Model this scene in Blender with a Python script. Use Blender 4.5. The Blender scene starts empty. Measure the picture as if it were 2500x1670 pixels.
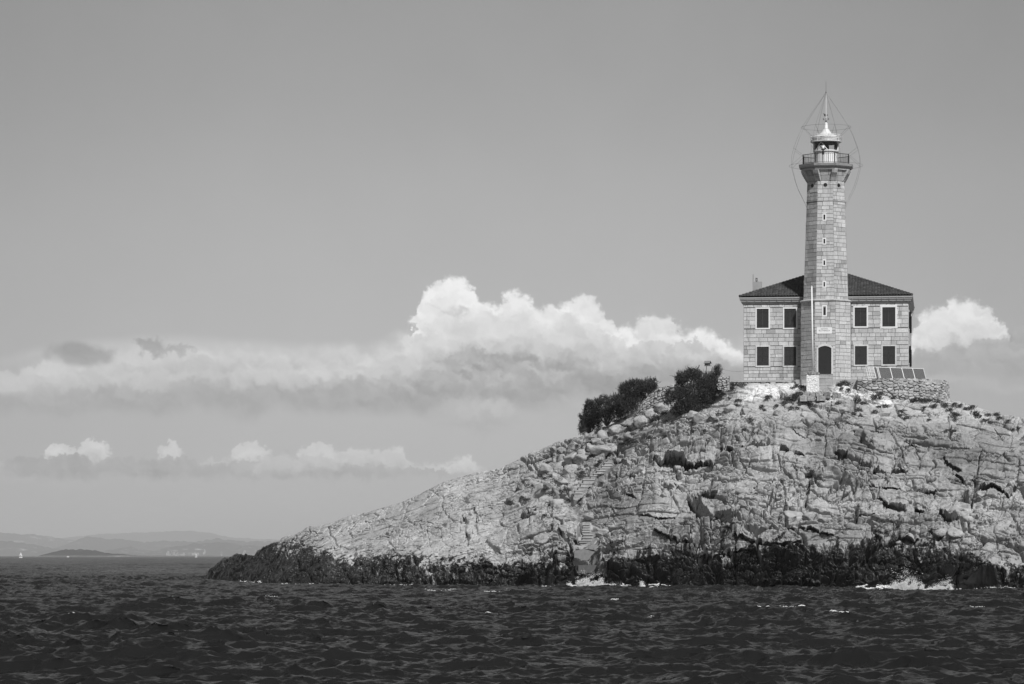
import bpy, math, random
import numpy as np
from mathutils import Vector

S = bpy.context.scene
COL = S.collection
random.seed(7)
RNG = np.random.default_rng(11)

# ------------------------------------------------------------------ camera
F, CX, HY, HC = 8200.0, 1250.0, 1356.0, 2.4       # focal in photo pixels, centre column, horizon row, eye height
cam_d = bpy.data.cameras.new("camera")
cam = bpy.data.objects.new("camera", cam_d)
COL.objects.link(cam)
cam.location = (0, 0, HC)
cam.rotation_euler = (math.radians(90), 0, 0)
cam_d.sensor_width = 36.0
cam_d.lens = F / 2500.0 * 36.0
cam_d.shift_y = (HY - 835.0) / 2500.0
cam_d.clip_start = 0.5
cam_d.clip_end = 90000.0
S.camera = cam

# ------------------------------------------------------------------ light
SUN_EL, SUN_AZ = 46.0, 23.0                        # azimuth: degrees to the right of straight behind the camera
el, az = math.radians(SUN_EL), math.radians(SUN_AZ)
to_sun = Vector((math.sin(az) * math.cos(el), -math.cos(az) * math.cos(el), math.sin(el)))
sun_d = bpy.data.lights.new("sun", 'SUN')
sun_d.energy = 3.7
sun_d.angle = math.radians(3.0)
sun_d.color = (1, 1, 1)
sun = bpy.data.objects.new("sun", sun_d)
COL.objects.link(sun)
sun.location = (60, -60, 120)
sun.rotation_euler = to_sun.to_track_quat('Z', 'Y').to_euler()

S.view_settings.view_transform = 'Standard'
S.view_settings.look = 'None'
S.view_settings.exposure = 0.0
S.view_settings.gamma = 1.0
S.cycles.use_denoising = True
try:
    S.cycles.denoiser = 'OPENIMAGEDENOISE'
    S.cycles.denoising_input_passes = 'RGB_ALBEDO_NORMAL'
except Exception:
    pass
S.cycles.max_bounces = 6
S.cycles.diffuse_bounces = 1
S.cycles.volume_bounces = 1
S.cycles.transparent_max_bounces = 12
S.cycles.use_adaptive_sampling = False
S.cycles.caustics_reflective = False
S.cycles.caustics_refractive = False

# ------------------------------------------------------------------ node helper
class NT:
    def __init__(self, tree):
        self.t = tree
        tree.nodes.clear()
    def n(self, kind, **kw):
        nd = self.t.nodes.new(kind)
        for k, v in kw.items():
            setattr(nd, k, v)
        return nd
    def l(self, a, b):
        self.t.links.new(a, b)
    def put(self, sock, v):
        if hasattr(v, 'is_output'):
            self.l(v, sock)
        elif isinstance(v, (int, float)) and sock.type in ('RGBA',):
            sock.default_value = (v, v, v, 1)
        elif isinstance(v, (int, float)) and sock.type == 'VECTOR':
            sock.default_value = (v, v, v)
        else:
            sock.default_value = v
    def m(self, op, a, b=0.0, c=0.0, clamp=False):
        nd = self.n('ShaderNodeMath', operation=op, use_clamp=clamp)
        self.put(nd.inputs[0], a); self.put(nd.inputs[1], b); self.put(nd.inputs[2], c)
        return nd.outputs[0]
    def mix(self, f, a, b):                        # scalar mix
        nd = self.n('ShaderNodeMix', data_type='FLOAT', clamp_factor=True)
        self.put(nd.inputs[0], f); self.put(nd.inputs[2], a); self.put(nd.inputs[3], b)
        return nd.outputs[0]
    def step(self, x, lo, hi, a=0.0, b=1.0):
        nd = self.n('ShaderNodeMapRange', interpolation_type='SMOOTHSTEP', clamp=True)
        self.put(nd.inputs[0], x); self.put(nd.inputs[1], lo); self.put(nd.inputs[2], hi)
        self.put(nd.inputs[3], a); self.put(nd.inputs[4], b)
        return nd.outputs[0]
    def noise(self, vec, scale, detail=4.0, rough=0.55, dist=0.0, dim='3D', w=None):
        nd = self.n('ShaderNodeTexNoise', noise_dimensions=dim)
        if vec is not None: self.l(vec, nd.inputs['Vector'])
        nd.inputs['Scale'].default_value = scale
        nd.inputs['Detail'].default_value = detail
        nd.inputs['Roughness'].default_value = rough
        nd.inputs['Distortion'].default_value = dist
        return nd.outputs['Fac']
    def comb(self, x, y, z=0.0):
        nd = self.n('ShaderNodeCombineXYZ')
        self.put(nd.inputs[0], x); self.put(nd.inputs[1], y); self.put(nd.inputs[2], z)
        return nd.outputs[0]
    def vm(self, op, a, b=(0, 0, 0)):
        nd = self.n('ShaderNodeVectorMath', operation=op)
        self.put(nd.inputs[0], a); self.put(nd.inputs[1], b)
        return nd.outputs[0]
    def curve(self, x, pts, x0, x1, y0, y1):
        """x -> piecewise smooth curve through pts, given in their own units"""
        xs = self.m('DIVIDE', self.m('SUBTRACT', x, x0), x1 - x0)
        nd = self.n('ShaderNodeFloatCurve')
        self.put(nd.inputs[1], xs)
        c = nd.mapping.curves[0]
        pp = [((a - x0) / (x1 - x0), (b - y0) / (y1 - y0)) for a, b in pts]
        while len(c.points) < len(pp):
            c.points.new(0.5, 0.5)
        for p, (a, b) in zip(c.points, pp):
            p.location = (a, b)
            p.handle_type = 'AUTO_CLAMPED'
        nd.mapping.extend = 'HORIZONTAL'
        nd.mapping.update()
        return self.m('MULTIPLY_ADD', nd.outputs[0], y1 - y0, y0)

def lin(s):
    return s / 12.92 if s <= 0.04045 else ((s + 0.055) / 1.055) ** 2.4

# ------------------------------------------------------------------ sky: Nishita in grey, clouds painted on the heavens
W = bpy.data.worlds.new("World")
S.world = W
W.use_nodes = True
W.cycles.sampling_method = 'MANUAL'
W.cycles.sample_map_resolution = 512
T = NT(W.node_tree)
SKY_STRENGTH = 0.055
sky = T.n('ShaderNodeTexSky', sky_type='NISHITA', sun_disc=False)
sky.sun_elevation = el
sky.sun_rotation = math.atan2(to_sun.x, to_sun.y)
sky.altitude = 0
sky.air_density = 1.0
sky.dust_density = 1.5
sky.ozone_density = 1.0
bw = T.n('ShaderNodeRGBToBW')
T.l(sky.outputs[0], bw.inputs[0])
tc = T.n('ShaderNodeTexCoord')
sx = T.n('ShaderNodeSeparateXYZ')
T.l(tc.outputs['Generated'], sx.inputs[0])
yy = T.m('MAXIMUM', sx.outputs[1], 0.02)
U = T.m('MULTIPLY_ADD', T.m('DIVIDE', sx.outputs[0], yy), F, CX)
V = T.m('MULTIPLY_ADD', T.m('DIVIDE', sx.outputs[2], yy), -F, HY)
front = T.m('MULTIPLY', T.step(sx.outputs[1], 0.85, 0.95), T.step(sx.outputs[2], -0.03, -0.005))
# clear sky radiance in front of the camera, in final units: measured vertical profile of grey
SKYL = T.curve(V, [(0, lin(.605)), (250, lin(.640)), (500, lin(.690)), (700, lin(.715)), (900, lin(.735)), (1150, lin(.74)), (1356, lin(.745))], 0, 1356, 0, 1)
side = T.step(T.m('ABSOLUTE', T.m('SUBTRACT', U, 1150.0)), 300.0, 1500.0, 1.0, 0.86)
SKYL = T.m('MULTIPLY', SKYL, side)
P = T.comb(T.m('MULTIPLY', U, 0.01), T.m('MULTIPLY', V, 0.01), 0.0)
def centred(x): return T.m('SUBTRACT', x, 0.5)
def cn(off, sc, det, rg):
    return centred(T.noise(T.vm('ADD', P, off), sc, det, rg, 0.0, '2D'))
n1 = cn((0, 0, 0), 0.9, 2, 0.5); n2 = cn((31.3, 17.7, 0), 0.9, 2, 0.5)
m1 = cn((7.3, 71.7, 0), 3.0, 3, 0.55); m2 = cn((91.3, 3.7, 0), 3.0, 3, 0.55)
k1 = cn((17.3, 41.7, 0), 10.0, 4, 0.6); k2 = cn((61.3, 33.7, 0), 10.0, 4, 0.6)
Uw = T.m('ADD', T.m('MULTIPLY_ADD', n1, 150.0, U), T.m('MULTIPLY', m1, 44.0))
Vw = T.m('ADD', T.m('MULTIPLY_ADD', n2, 70.0, V), T.m('MULTIPLY', m2, 20.0))
Us = T.m('ADD', T.m('MULTIPLY_ADD', n1, 60.0, U), T.m('MULTIPLY_ADD', m1, 50.0, T.m('MULTIPLY', k1, 12.0)))
Vs = T.m('ADD', T.m('MULTIPLY_ADD', n2, 36.0, V), T.m('MULTIPLY_ADD', m2, 46.0, T.m('MULTIPLY', k2, 13.0)))
j1 = cn((47.3, 11.7, 0), 5.5, 3, 0.6); j2 = cn((11.3, 63.7, 0), 5.5, 3, 0.6)
Ul = T.m('ADD', T.m('MULTIPLY_ADD', m1, 22.0, U), T.m('MULTIPLY_ADD', j1, 30.0, T.m('MULTIPLY', k1, 8.0)))
Vl = T.m('ADD', T.m('MULTIPLY_ADD', m2, 22.0, V), T.m('MULTIPLY_ADD', j2, 32.0, T.m('MULTIPLY', k2, 10.0)))
# billow relief: rounded heads lit from above
Pb = T.comb(T.m('MULTIPLY', Us, 0.01), T.m('MULTIPLY', Vs, 0.0125), 0.0)
def billow(off):
    nd = T.n('ShaderNodeTexVoronoi', feature='SMOOTH_F1', voronoi_dimensions='2D')
    T.l(T.vm('ADD', Pb, off), nd.inputs['Vector'])
    nd.inputs['Scale'].default_value = 1.5
    nd.inputs['Detail'].default_value = 1.0
    nd.inputs['Roughness'].default_value = 0.45
    nd.inputs['Smoothness'].default_value = 0.5
    return nd.outputs['Distance']
relief = T.m('ADD', T.m('SUBTRACT', billow((0.06, -0.13, 0)), billow((0, 0, 0))), T.m('MULTIPLY_ADD', m2, 0.16, T.m('MULTIPLY', n2, 0.45)))
soft_n = cn((3, 9, 0), 0.5, 3, 0.5)
out = SKYL
def over(base, mask, bright):
    return T.mix(mask, base, bright)
def layer(base, top, bottom, soft_t, soft_b, b_top, b_bot, depth, rel, strong=1.0, u_rng=None, uu=None, vv=None, x0=-300, x1=2900):
    """a bank of cloud between a traced crest (top) and a level foot (bottom)"""
    uu = uu or Us; vv = vv or Vs
    ct = T.curve(uu, top, x0, x1, 600, 1400)
    dtop = T.m('SUBTRACT', vv, ct)
    mk = T.m('MULTIPLY', T.step(dtop, -soft_t * 0.3, soft_t), T.step(vv, bottom - soft_b, bottom + soft_b * 0.4, 1.0, 0.0))
    if u_rng:
        a, b, s = u_rng
        mk = T.m('MULTIPLY', mk, T.m('MULTIPLY', T.step(uu, a - s, a + s), T.step(uu, b - s, b + s, 1.0, 0.0)))
    mk = T.m('MULTIPLY', mk, strong)
    br = T.mix(T.step(dtop, 0.0, depth), b_top, b_bot)
    br = T.m('ADD', br, T.m('MULTIPLY', relief, rel))
    return over(base, mk, T.m('MINIMUM', T.m('MAXIMUM', br, 0.2), 0.99))
def blob(base, cx, cy, rx, ry, soft, b_top, b_bot, strong=1.0, rel=0.1, uu=None, vv=None):
    uu = uu or Us; vv = vv or Vs
    dx = T.m('DIVIDE', T.m('SUBTRACT', uu, cx), rx); dy = T.m('DIVIDE', T.m('SUBTRACT', vv, cy), ry)
    r = T.m('SQRT', T.m('ADD', T.m('MULTIPLY', dx, dx), T.m('MULTIPLY', dy, dy)))
    mk = T.m('MULTIPLY', T.step(r, 1.0 - soft, 1.0 + soft, 1.0, 0.0), strong)
    br = T.m('ADD', T.mix(T.step(dy, -0.8, 0.8), b_top, b_bot), T.m('MULTIPLY', relief, rel))
    return over(base, mk, br)
out = T.m('ADD', out, T.m('MULTIPLY', soft_n, 0.02))
# thin high sheet on the left
out = layer(out, [(-300, 905), (0, 868), (120, 845), (260, 825), (420, 815), (560, 822), (800, 836), (1000, 830), (1200, 850)], 900, 26, 60, lin(.80), lin(.76), 60, 0.0, 0.75, (-300, 900, 260), Uw, V)
# long grey-white bank
out = layer(out, [(-300, 900), (0, 900), (90, 885), (200, 868), (330, 852), (470, 846), (700, 842), (900, 838), (1000, 812), (1100, 800), (1400, 800), (1700, 815), (1900, 830)], 985, 34, 46, lin(.86), lin(.70), 110, 0.16, 0.95, (-400, 1830, 80), Uw, Vw)
# lit cumulus behind
out = layer(out, [(960, 900), (995, 850), (1008, 790), (1016, 740), (1036, 704), (1062, 686), (1097, 672), (1138, 674), (1160, 694), (1176, 728), (1215, 738), (1236, 722), (1258, 715), (1290, 724), (1325, 746), (1362, 744), (1400, 734), (1430, 720), (1457, 730), (1485, 764), (1510, 796), (1550, 782), (1600, 764), (1640, 766), (1662, 792), (1690, 812), (1740, 806), (1780, 830), (1840, 880)],
            950, 20, 60, 0.97, lin(.83), 150, 0.42, 1.0, (980, 1830, 20))
def heads(base, lst, strong, uu=None, vv=None):
    """rounded heads: firm on top, melting away downwards"""
    uu = uu or Us; vv = vv or Vs
    for cx, cy, rx, ry, b in lst:
        dx = T.m('MULTIPLY', T.m('SUBTRACT', uu, cx), 1.0 / rx); dy = T.m('MULTIPLY', T.m('SUBTRACT', vv, cy), 1.0 / ry)
        r2 = T.m('MULTIPLY_ADD', dx, dx, T.m('MULTIPLY', dy, dy))
        mk = T.m('MULTIPLY', T.m('MULTIPLY', T.step(r2, 0.72, 1.12, 1.0, 0.0), T.step(dy, -0.35, 0.75, 1.0, 0.0)), strong)
        base = T.mix(mk, base, T.m('MULTIPLY_ADD', relief, 0.12, lin(b)))
    return base
out = heads(out, [(1085, 730, 62, 50, .985), (1052, 790, 50, 45, .97), (1262, 760, 46, 36, .95), (1320, 785, 50, 36, .93), (1440, 765, 46, 40, .90), (1610, 805, 56, 38, .88)], .6)
# greyer heaps in front
out = layer(out, [(540, 930), (590, 892), (640, 878), (700, 888), (760, 880), (820, 872), (900, 868), (960, 850), (1010, 826), (1050, 800), (1100, 782), (1150, 762), (1200, 774), (1235, 758), (1290, 772), (1335, 792), (1385, 776), (1430, 800), (1500, 832), (1590, 836), (1700, 846), (1830, 880)],
            960, 24, 60, lin(.875), lin(.68), 125, 0.30, 0.90, (560, 1850, 40))
out = layer(out, [(-300, 960), (0, 930), (100, 905), (180, 915), (260, 900), (340, 905), (420, 930), (560, 950)], 985, 30, 40, lin(.80), lin(.70), 70, 0.12, 0.7, (-300, 480, 100))
# shaded level foot
out = layer(out, [(-300, 950), (0, 955), (400, 945), (800, 940), (1100, 925), (1350, 915), (1500, 880), (1700, 862), (1900, 850)], 1010, 60, 44, lin(.645), lin(.625), 60, 0.12, 0.9, (-400, 1900, 100), Uw, Vw)
out = blob(out, 1165, 1012, 80, 40, 0.6, lin(.80), lin(.70), 0.8, 0.12)
out = blob(out, 1400, 1000, 90, 34, 0.7, lin(.77), lin(.72), 0.6, 0.1)
out = heads(out, [(1040, 862, 66, 50, .885), (1125, 826, 78, 56, .915), (1205, 828, 60, 48, .90), (1250, 806, 50, 40, .925), (1330, 838, 80, 44, .89), (1405, 822, 58, 42, .885), (1475, 852, 72, 38, .83), (1590, 862, 74, 36, .79), (1690, 862, 60, 30, .76), (975, 896, 58, 40, .85), (885, 906, 66, 34, .83), (775, 914, 70, 34, .815), (680, 912, 62, 34, .82), (600, 926, 58, 32, .79), (480, 920, 70, 32, .80), (350, 924, 78, 36, .81), (235, 934, 70, 34, .80), (100, 932, 76, 42, .83), (10, 940, 60, 36, .80)], .62)
# dark little clouds on the left
out = blob(out, 200, 864, 72, 30, 0.30, lin(.60), lin(.64), 0.9, 0.05, Uw, V)
out = blob(out, 362, 846, 34, 17, 0.4, lin(.615), lin(.65), 0.85, 0.05)
out = blob(out, 430, 858, 52, 10, 0.5, lin(.64), lin(.68), 0.7, 0.05)
# right cumulus
out = layer(out, [(2150, 900), (2205, 830), (2235, 785), (2262, 758), (2300, 740), (2340, 722), (2372, 722), (2405, 742), (2432, 768), (2456, 800), (2480, 830), (2520, 820), (2600, 760), (2750, 730), (2900, 760)],
            900, 20, 50, 0.88, lin(.83), 110, 0.30, 1.0, (2190, 2950, 30))
out = layer(out, [(2050, 900), (2180, 876), (2240, 856), (2300, 850), (2345, 836), (2400, 828), (2450, 820), (2500, 796), (2600, 780), (2750, 810)], 915, 16, 40, lin(.675), lin(.64), 70, 0.14, 0.92, (2060, 2950, 40))
out = layer(out, [(2050, 940), (2200, 930), (2300, 915), (2400, 925), (2500, 940), (2700, 920)], 975, 30, 30, lin(.76), lin(.68), 50, 0.1, 0.7, (2050, 2950, 40), Uw, Vw)
out = heads(out, [(2335, 796, 70, 60, .95), (2272, 828, 56, 44, .90), (2420, 836, 52, 44, .88), (2345, 872, 66, 34, .72), (2245, 884, 56, 28, .72), (2440, 868, 66, 40, .70), (2520, 862, 60, 40, .71)], .6)
# low row over the horizon
out = layer(out, [(-300, 1150), (60, 1140), (105, 1108), (122, 1090), (150, 1082), (182, 1100), (200, 1086), (226, 1070), (256, 1084), (275, 1118), (380, 1120), (398, 1100), (417, 1082), (440, 1104), (470, 1125), (550, 1118), (580, 1106), (604, 1088), (628, 1082), (655, 1098), (680, 1120), (728, 1104), (765, 1086), (800, 1088), (818, 1102), (860, 1094), (920, 1098), (965, 1088), (990, 1108), (1010, 1132), (1090, 1132), (1112, 1114), (1140, 1112), (1165, 1134), (1300, 1150)],
            1165, 16, 28, lin(.885), lin(.78), 60, 0.22, 0.95, (90, 1180, 20), Ul, Vl, -350, 1350)
out = layer(out, [(-300, 1130), (0, 1124), (60, 1112), (120, 1108), (190, 1104), (240, 1120), (290, 1112), (400, 1116), (500, 1126), (560, 1122), (610, 1120), (650, 1112), (700, 1102), (760, 1112), (840, 1122), (900, 1130), (1000, 1142), (1100, 1146), (1250, 1150)],
            1172, 11, 20, lin(.72), lin(.655), 40, 0.20, 0.95, (-400, 1150, 80), Ul, Vl, -350, 1350)
out = layer(out, [(-300, 1160), (0, 1160), (300, 1158), (600, 1160), (900, 1160), (1300, 1165)], 1190, 14, 24, lin(.75), lin(.735), 30, 0.05, 0.5, (-400, 1250, 160), Uw, Vw)
out = heads(out, [(148, 1112, 40, 30, .885), (228, 1106, 42, 36, .875), (418, 1106, 30, 26, .86), (610, 1108, 44, 30, .875), (775, 1108, 48, 28, .87), (170, 1140, 66, 30, .645), (70, 1142, 66, 30, .655), (290, 1142, 60, 28, .67), (420, 1140, 74, 28, .68), (520, 1152, 60, 20, .69), (605, 1148, 40, 24, .75), (680, 1146, 62, 34, .80), (770, 1142, 56, 32, .81), (860, 1128, 54, 24, .82), (940, 1122, 46, 26, .83), (900, 1154, 70, 18, .70), (1020, 1158, 80, 16, .70)], .8, Ul, Vl)
base_rad = T.m('MULTIPLY', bw.outputs[0], SKY_STRENGTH)
rad = T.mix(front, base_rad, out)
bg = T.n('ShaderNodeBackground')
T.l(T.comb(rad, rad, rad), bg.inputs[0])
bg.inputs[1].default_value = 1.0
wo = T.n('ShaderNodeOutputWorld')
T.l(bg.outputs[0], wo.inputs[0])

# ------------------------------------------------------------------ materials
def material(name):
    m = bpy.data.materials.new(name)
    m.use_nodes = True
    t = NT(m.node_tree)
    p = t.n('ShaderNodeBsdfPrincipled')
    o = t.n('ShaderNodeOutputMaterial')
    t.l(p.outputs[0], o.inputs[0])
    return m, t, p
def grey(t, p, v, sock='Base Color'):
    if hasattr(v, 'is_output'):
        t.l(t.comb(v, v, v), p.inputs[sock])
    else:
        p.inputs[sock].default_value = (v, v, v, 1)
def bump(t, p, h, strength, dist):
    b = t.n('ShaderNodeBump')
    b.inputs['Strength'].default_value = strength
    b.inputs['Distance'].default_value = dist
    t.l(h, b.inputs['Height'])
    t.l(b.outputs[0], p.inputs['Normal'])
def pos(t):
    return t.n('ShaderNodeNewGeometry').outputs['Position']
def simple(name, v, rough=0.6, metal=0.0, var=0.15, scale=6.0, bmp=0.0):
    m, t, p = material(name)
    q = pos(t)
    n = t.noise(q, scale, 5, 0.6)
    grey(t, p, t.m('MULTIPLY', t.m('MULTIPLY_ADD', t.m('SUBTRACT', n, 0.5), 2 * var, 1.0), v))
    p.inputs['Roughness'].default_value = rough
    p.inputs['Metallic'].default_value = metal
    if bmp:
        bump(t, p, t.noise(q, scale * 4, 4, 0.6), bmp, 0.02)
    return m
def attr(t, name):
    a = t.n('ShaderNodeAttribute', attribute_name=name)
    s = t.n('ShaderNodeSeparateColor')
    t.l(a.outputs['Color'], s.inputs[0])
    return s.outputs

def stone_material(name, base, stain=0.35):
    """dressed stone: tone per block in the attribute, pitting, weathering streaks and dark lichen"""
    m, t, p = material(name)
    q = pos(t)
    a = attr(t, 'tone')
    fine = t.noise(q, 9.0, 6, 0.65)
    med = t.noise(q, 1.7, 5, 0.6)
    lich = t.step(t.noise(t.vm('ADD', q, (13, 5, 9)), 4.3, 7, 0.72), 0.60, 0.74)
    v = t.m('MULTIPLY', a[0], base)
    v = t.m('MULTIPLY', v, t.m('MULTIPLY_ADD', t.m('SUBTRACT', fine, 0.5), 0.65, 1.0))
    v = t.m('MULTIPLY', v, t.m('MULTIPLY_ADD', t.m('SUBTRACT', med, 0.5), 0.5, 1.0))
    v = t.m('MULTIPLY', v, t.m('MULTIPLY_ADD', lich, -stain, 1.0))
    streak = t.step(t.noise(t.vm('MULTIPLY', q, (2.4, 2.4, .22)), 1.0, 5, 0.6), 0.50, 0.72)
    v = t.m('MULTIPLY', v, t.m('MULTIPLY_ADD', streak, -0.30, 1.0))
    grey(t, p, v)
    p.inputs['Roughness'].default_value = 0.85
    p.inputs['Specular IOR Level'].default_value = 0.25
    bump(t, p, t.m('ADD', fine, t.m('MULTIPLY', med, 0.5)), 0.5, 0.03)
    return m

M = {}
M['stone'] = stone_material('ashlar_stone', 0.55)
M['trim'] = stone_material('trim_stone', 0.60, 0.18)
M['whitetrim'] = simple('white_painted_surround', 0.80, 0.7, 0, 0.08, 4)
M['tile'] = stone_material('dark_roof_tile', 0.08, 0.2)
M['gutter'] = simple('grey_gutter', 0.36, 0.5, 0, 0.2, 3)
M['shutter'] = simple('dark_green_shutter', 0.020, 0.7, 0, 0.25, 5)
M['dark'] = simple('dark_opening', 0.006, 0.6, 0, 0.1, 5)
M['iron'] = simple('black_iron', 0.012, 0.5, 0, 0.2, 5)
M['wire'] = simple('wire_metal', 0.17, 0.5, 0.3, 0.1, 5)
M['white'] = simple('white_paint', 0.87, 0.45, 0, 0.06, 3)
M['metal'] = simple('lantern_roof_metal', 0.74, 0.4, 0.0, 0.15, 5)
M['plaster'] = simple('pale_plaster', 0.42, 0.8, 0, 0.15, 3, 0.2)
M['wood'] = simple('weathered_wood', 0.22, 0.8, 0, 0.4, 12, 0.2)
M['concrete'] = simple('old_concrete', 0.40, 0.85, 0, 0.3, 4, 0.4)
M['letter'] = simple('grey_lettering', 0.22, 0.7, 0, 0.1, 5)
def lime_material():
    m, t, p = material('limewashed_masonry')
    q = pos(t)
    n = t.noise(q, 7, 7, 0.7)
    v = t.mix(t.step(n, 0.48, 0.66), 0.88, 0.50)
    grey(t, p, v)
    p.inputs['Roughness'].default_value = 0.9
    bump(t, p, n, 0.8, 0.05)
    return m
M['lime'] = lime_material()
def panel_material():
    m, t, p = material('solar_cells')
    uv = t.n('ShaderNodeUVMap').outputs[0]
    b = t.n('ShaderNodeTexBrick')
    b.offset = 0.0
    t.l(uv, b.inputs['Vector'])
    b.inputs['Color1'].default_value = (.062, .062, .062, 1)
    b.inputs['Color2'].default_value = (.08, .08, .08, 1)
    b.inputs['Mortar'].default_value = (.30, .30, .30, 1)
    b.inputs['Scale'].default_value = 1.0
    b.inputs['Brick Width'].default_value = 0.105
    b.inputs['Row Height'].default_value = 0.105
    b.inputs['Mortar Size'].default_value = 0.006
    t.l(b.outputs[0], p.inputs['Base Color'])
    p.inputs['Roughness'].default_value = 0.3
    return m
M['cells'] = panel_material()
def glass_material():
    m = bpy.data.materials.new('lantern_glass')
    m.use_nodes = True
    t = NT(m.node_tree)
    tr = t.n('ShaderNodeBsdfTransparent'); tr.inputs[0].default_value = (.93, .93, .93, 1)
    gl = t.n('ShaderNodeBsdfGlossy'); gl.inputs['Roughness'].default_value = 0.02
    mx = t.n('ShaderNodeMixShader'); fr = t.n('ShaderNodeFresnel'); fr.inputs[0].default_value = 1.45
    t.l(fr.outputs[0], mx.inputs[0]); t.l(tr.outputs[0], mx.inputs[1]); t.l(gl.outputs[0], mx.inputs[2])
    o = t.n('ShaderNodeOutputMaterial'); t.l(mx.outputs[0], o.inputs[0])
    return m
M['glass'] = glass_material()
def leaf_material(name, v):
    m, t, p = material(name)
    a = attr(t, 'tone')
    grey(t, p, t.m('MULTIPLY', a[0], v))
    p.inputs['Roughness'].default_value = 0.7
    p.inputs['Specular IOR Level'].default_value = 0.2
    return m
M['leaf'] = leaf_material('tamarisk_foliage', 0.05)
M['scrub'] = leaf_material('rock_scrub_foliage', 0.085)
M['drygrass'] = leaf_material('dry_stems', 0.25)
M['bark'] = simple('bark', 0.06, 0.9, 0, 0.3, 8)
def rock_material():
    m, t, p = material('limestone')
    q = pos(t)
    a = attr(t, 'tone')              # r tone, g wet algae belt, b limewash
    big = t.noise(q, 0.22, 5, 0.6)
    med = t.noise(t.vm('MULTIPLY', q, (1, .7, 1.6)), 1.3, 6, 0.62)
    fine = t.noise(q, 6.5, 6, 0.68)
    spec = t.noise(t.vm('ADD', q, (3, 9, 27)), 3.6, 8, 0.74)
    lich = t.step(spec, 0.59, 0.70)
    patch = t.step(t.noise(t.vm('ADD', q, (53, 9, 2)), 0.5, 6, 0.65), 0.45, 0.65)
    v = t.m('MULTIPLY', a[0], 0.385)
    v = t.m('MULTIPLY', v, t.m('MULTIPLY_ADD', t.m('SUBTRACT', big, 0.5), 0.5, 1.0))
    v = t.m('MULTIPLY', v, t.m('MULTIPLY_ADD', t.m('SUBTRACT', med, 0.5), 0.5, 1.0))
    v = t.m('MULTIPLY', v, t.m('MULTIPLY_ADD', t.m('SUBTRACT', fine, 0.5), 0.42, 1.0))
    v = t.m('MULTIPLY', v, t.m('MULTIPLY_ADD', t.m('MULTIPLY', lich, t.mix(patch, 0.35, 1.0)), -0.62, 1.0))
    # dark vein lines: crack shade put into the colour, with soil and lichen
    def vein(sc, wdt, off):
        n_ = t.noise(t.vm('MULTIPLY', t.vm('ADD', q, off), (0.75, .6, 1.5)), sc, 4, 0.58, 0.35)
        return t.step(t.m('ABSOLUTE', t.m('SUBTRACT', n_, 0.5)), wdt * .35, wdt, 1.0, 0.0)
    where = t.step(t.noise(t.vm('ADD', q, (5, 77, 31)), 0.42, 4, 0.6), 0.44, 0.60)
    vn = t.m('MULTIPLY', t.m('MAXIMUM', t.m('MULTIPLY', vein(0.62, 0.018, (3, 1, 8)), 0.9), t.m('MULTIPLY', vein(1.7, 0.028, (33, 1, 8)), 0.75)), t.mix(where, 0.25, 1.0))
    # limewash
    lw = t.m('MULTIPLY', a[2], t.step(t.noise(q, 2.2, 5, 0.6), 0.30, 0.42))
    v = t.mix(lw, v, 0.80)
    v = t.m('MULTIPLY', v, t.m('MULTIPLY_ADD', vn, -0.80, 1.0))
    wetn = t.m('MULTIPLY_ADD', t.m('SUBTRACT', t.noise(t.vm('MULTIPLY', q, (1.2, 1.0, .45)), 1.3, 7, 0.72), 0.5), 4.0, a[1])
    wet = t.step(wetn, 0.36, 0.66)
    wv = t.m('MULTIPLY', t.m('MULTIPLY_ADD', t.m('SUBTRACT', med, 0.5), 1.2, 1.0), t.m('MULTIPLY_ADD', t.m('SUBTRACT', fine, 0.5), 1.4, 1.0))
    v = t.mix(wet, v, t.m('MAXIMUM', t.m('MULTIPLY', wv, t.mix(t.step(big, .45, .62), 0.018, 0.042)), 0.003))
    grey(t, p, v)
    t.l(t.mix(wet, 0.9, 0.38), p.inputs['Roughness'])
    t.l(t.mix(wet, 0.2, 0.36), p.inputs['Specular IOR Level'])
    bump(t, p, t.m('ADD', t.m('MULTIPLY', fine, 0.5), t.m('ADD', t.m('MULTIPLY', spec, 0.5), t.m('MULTIPLY', med, 0.6))), 0.45, 0.08)
    return m
M['rock'] = rock_material()
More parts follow.
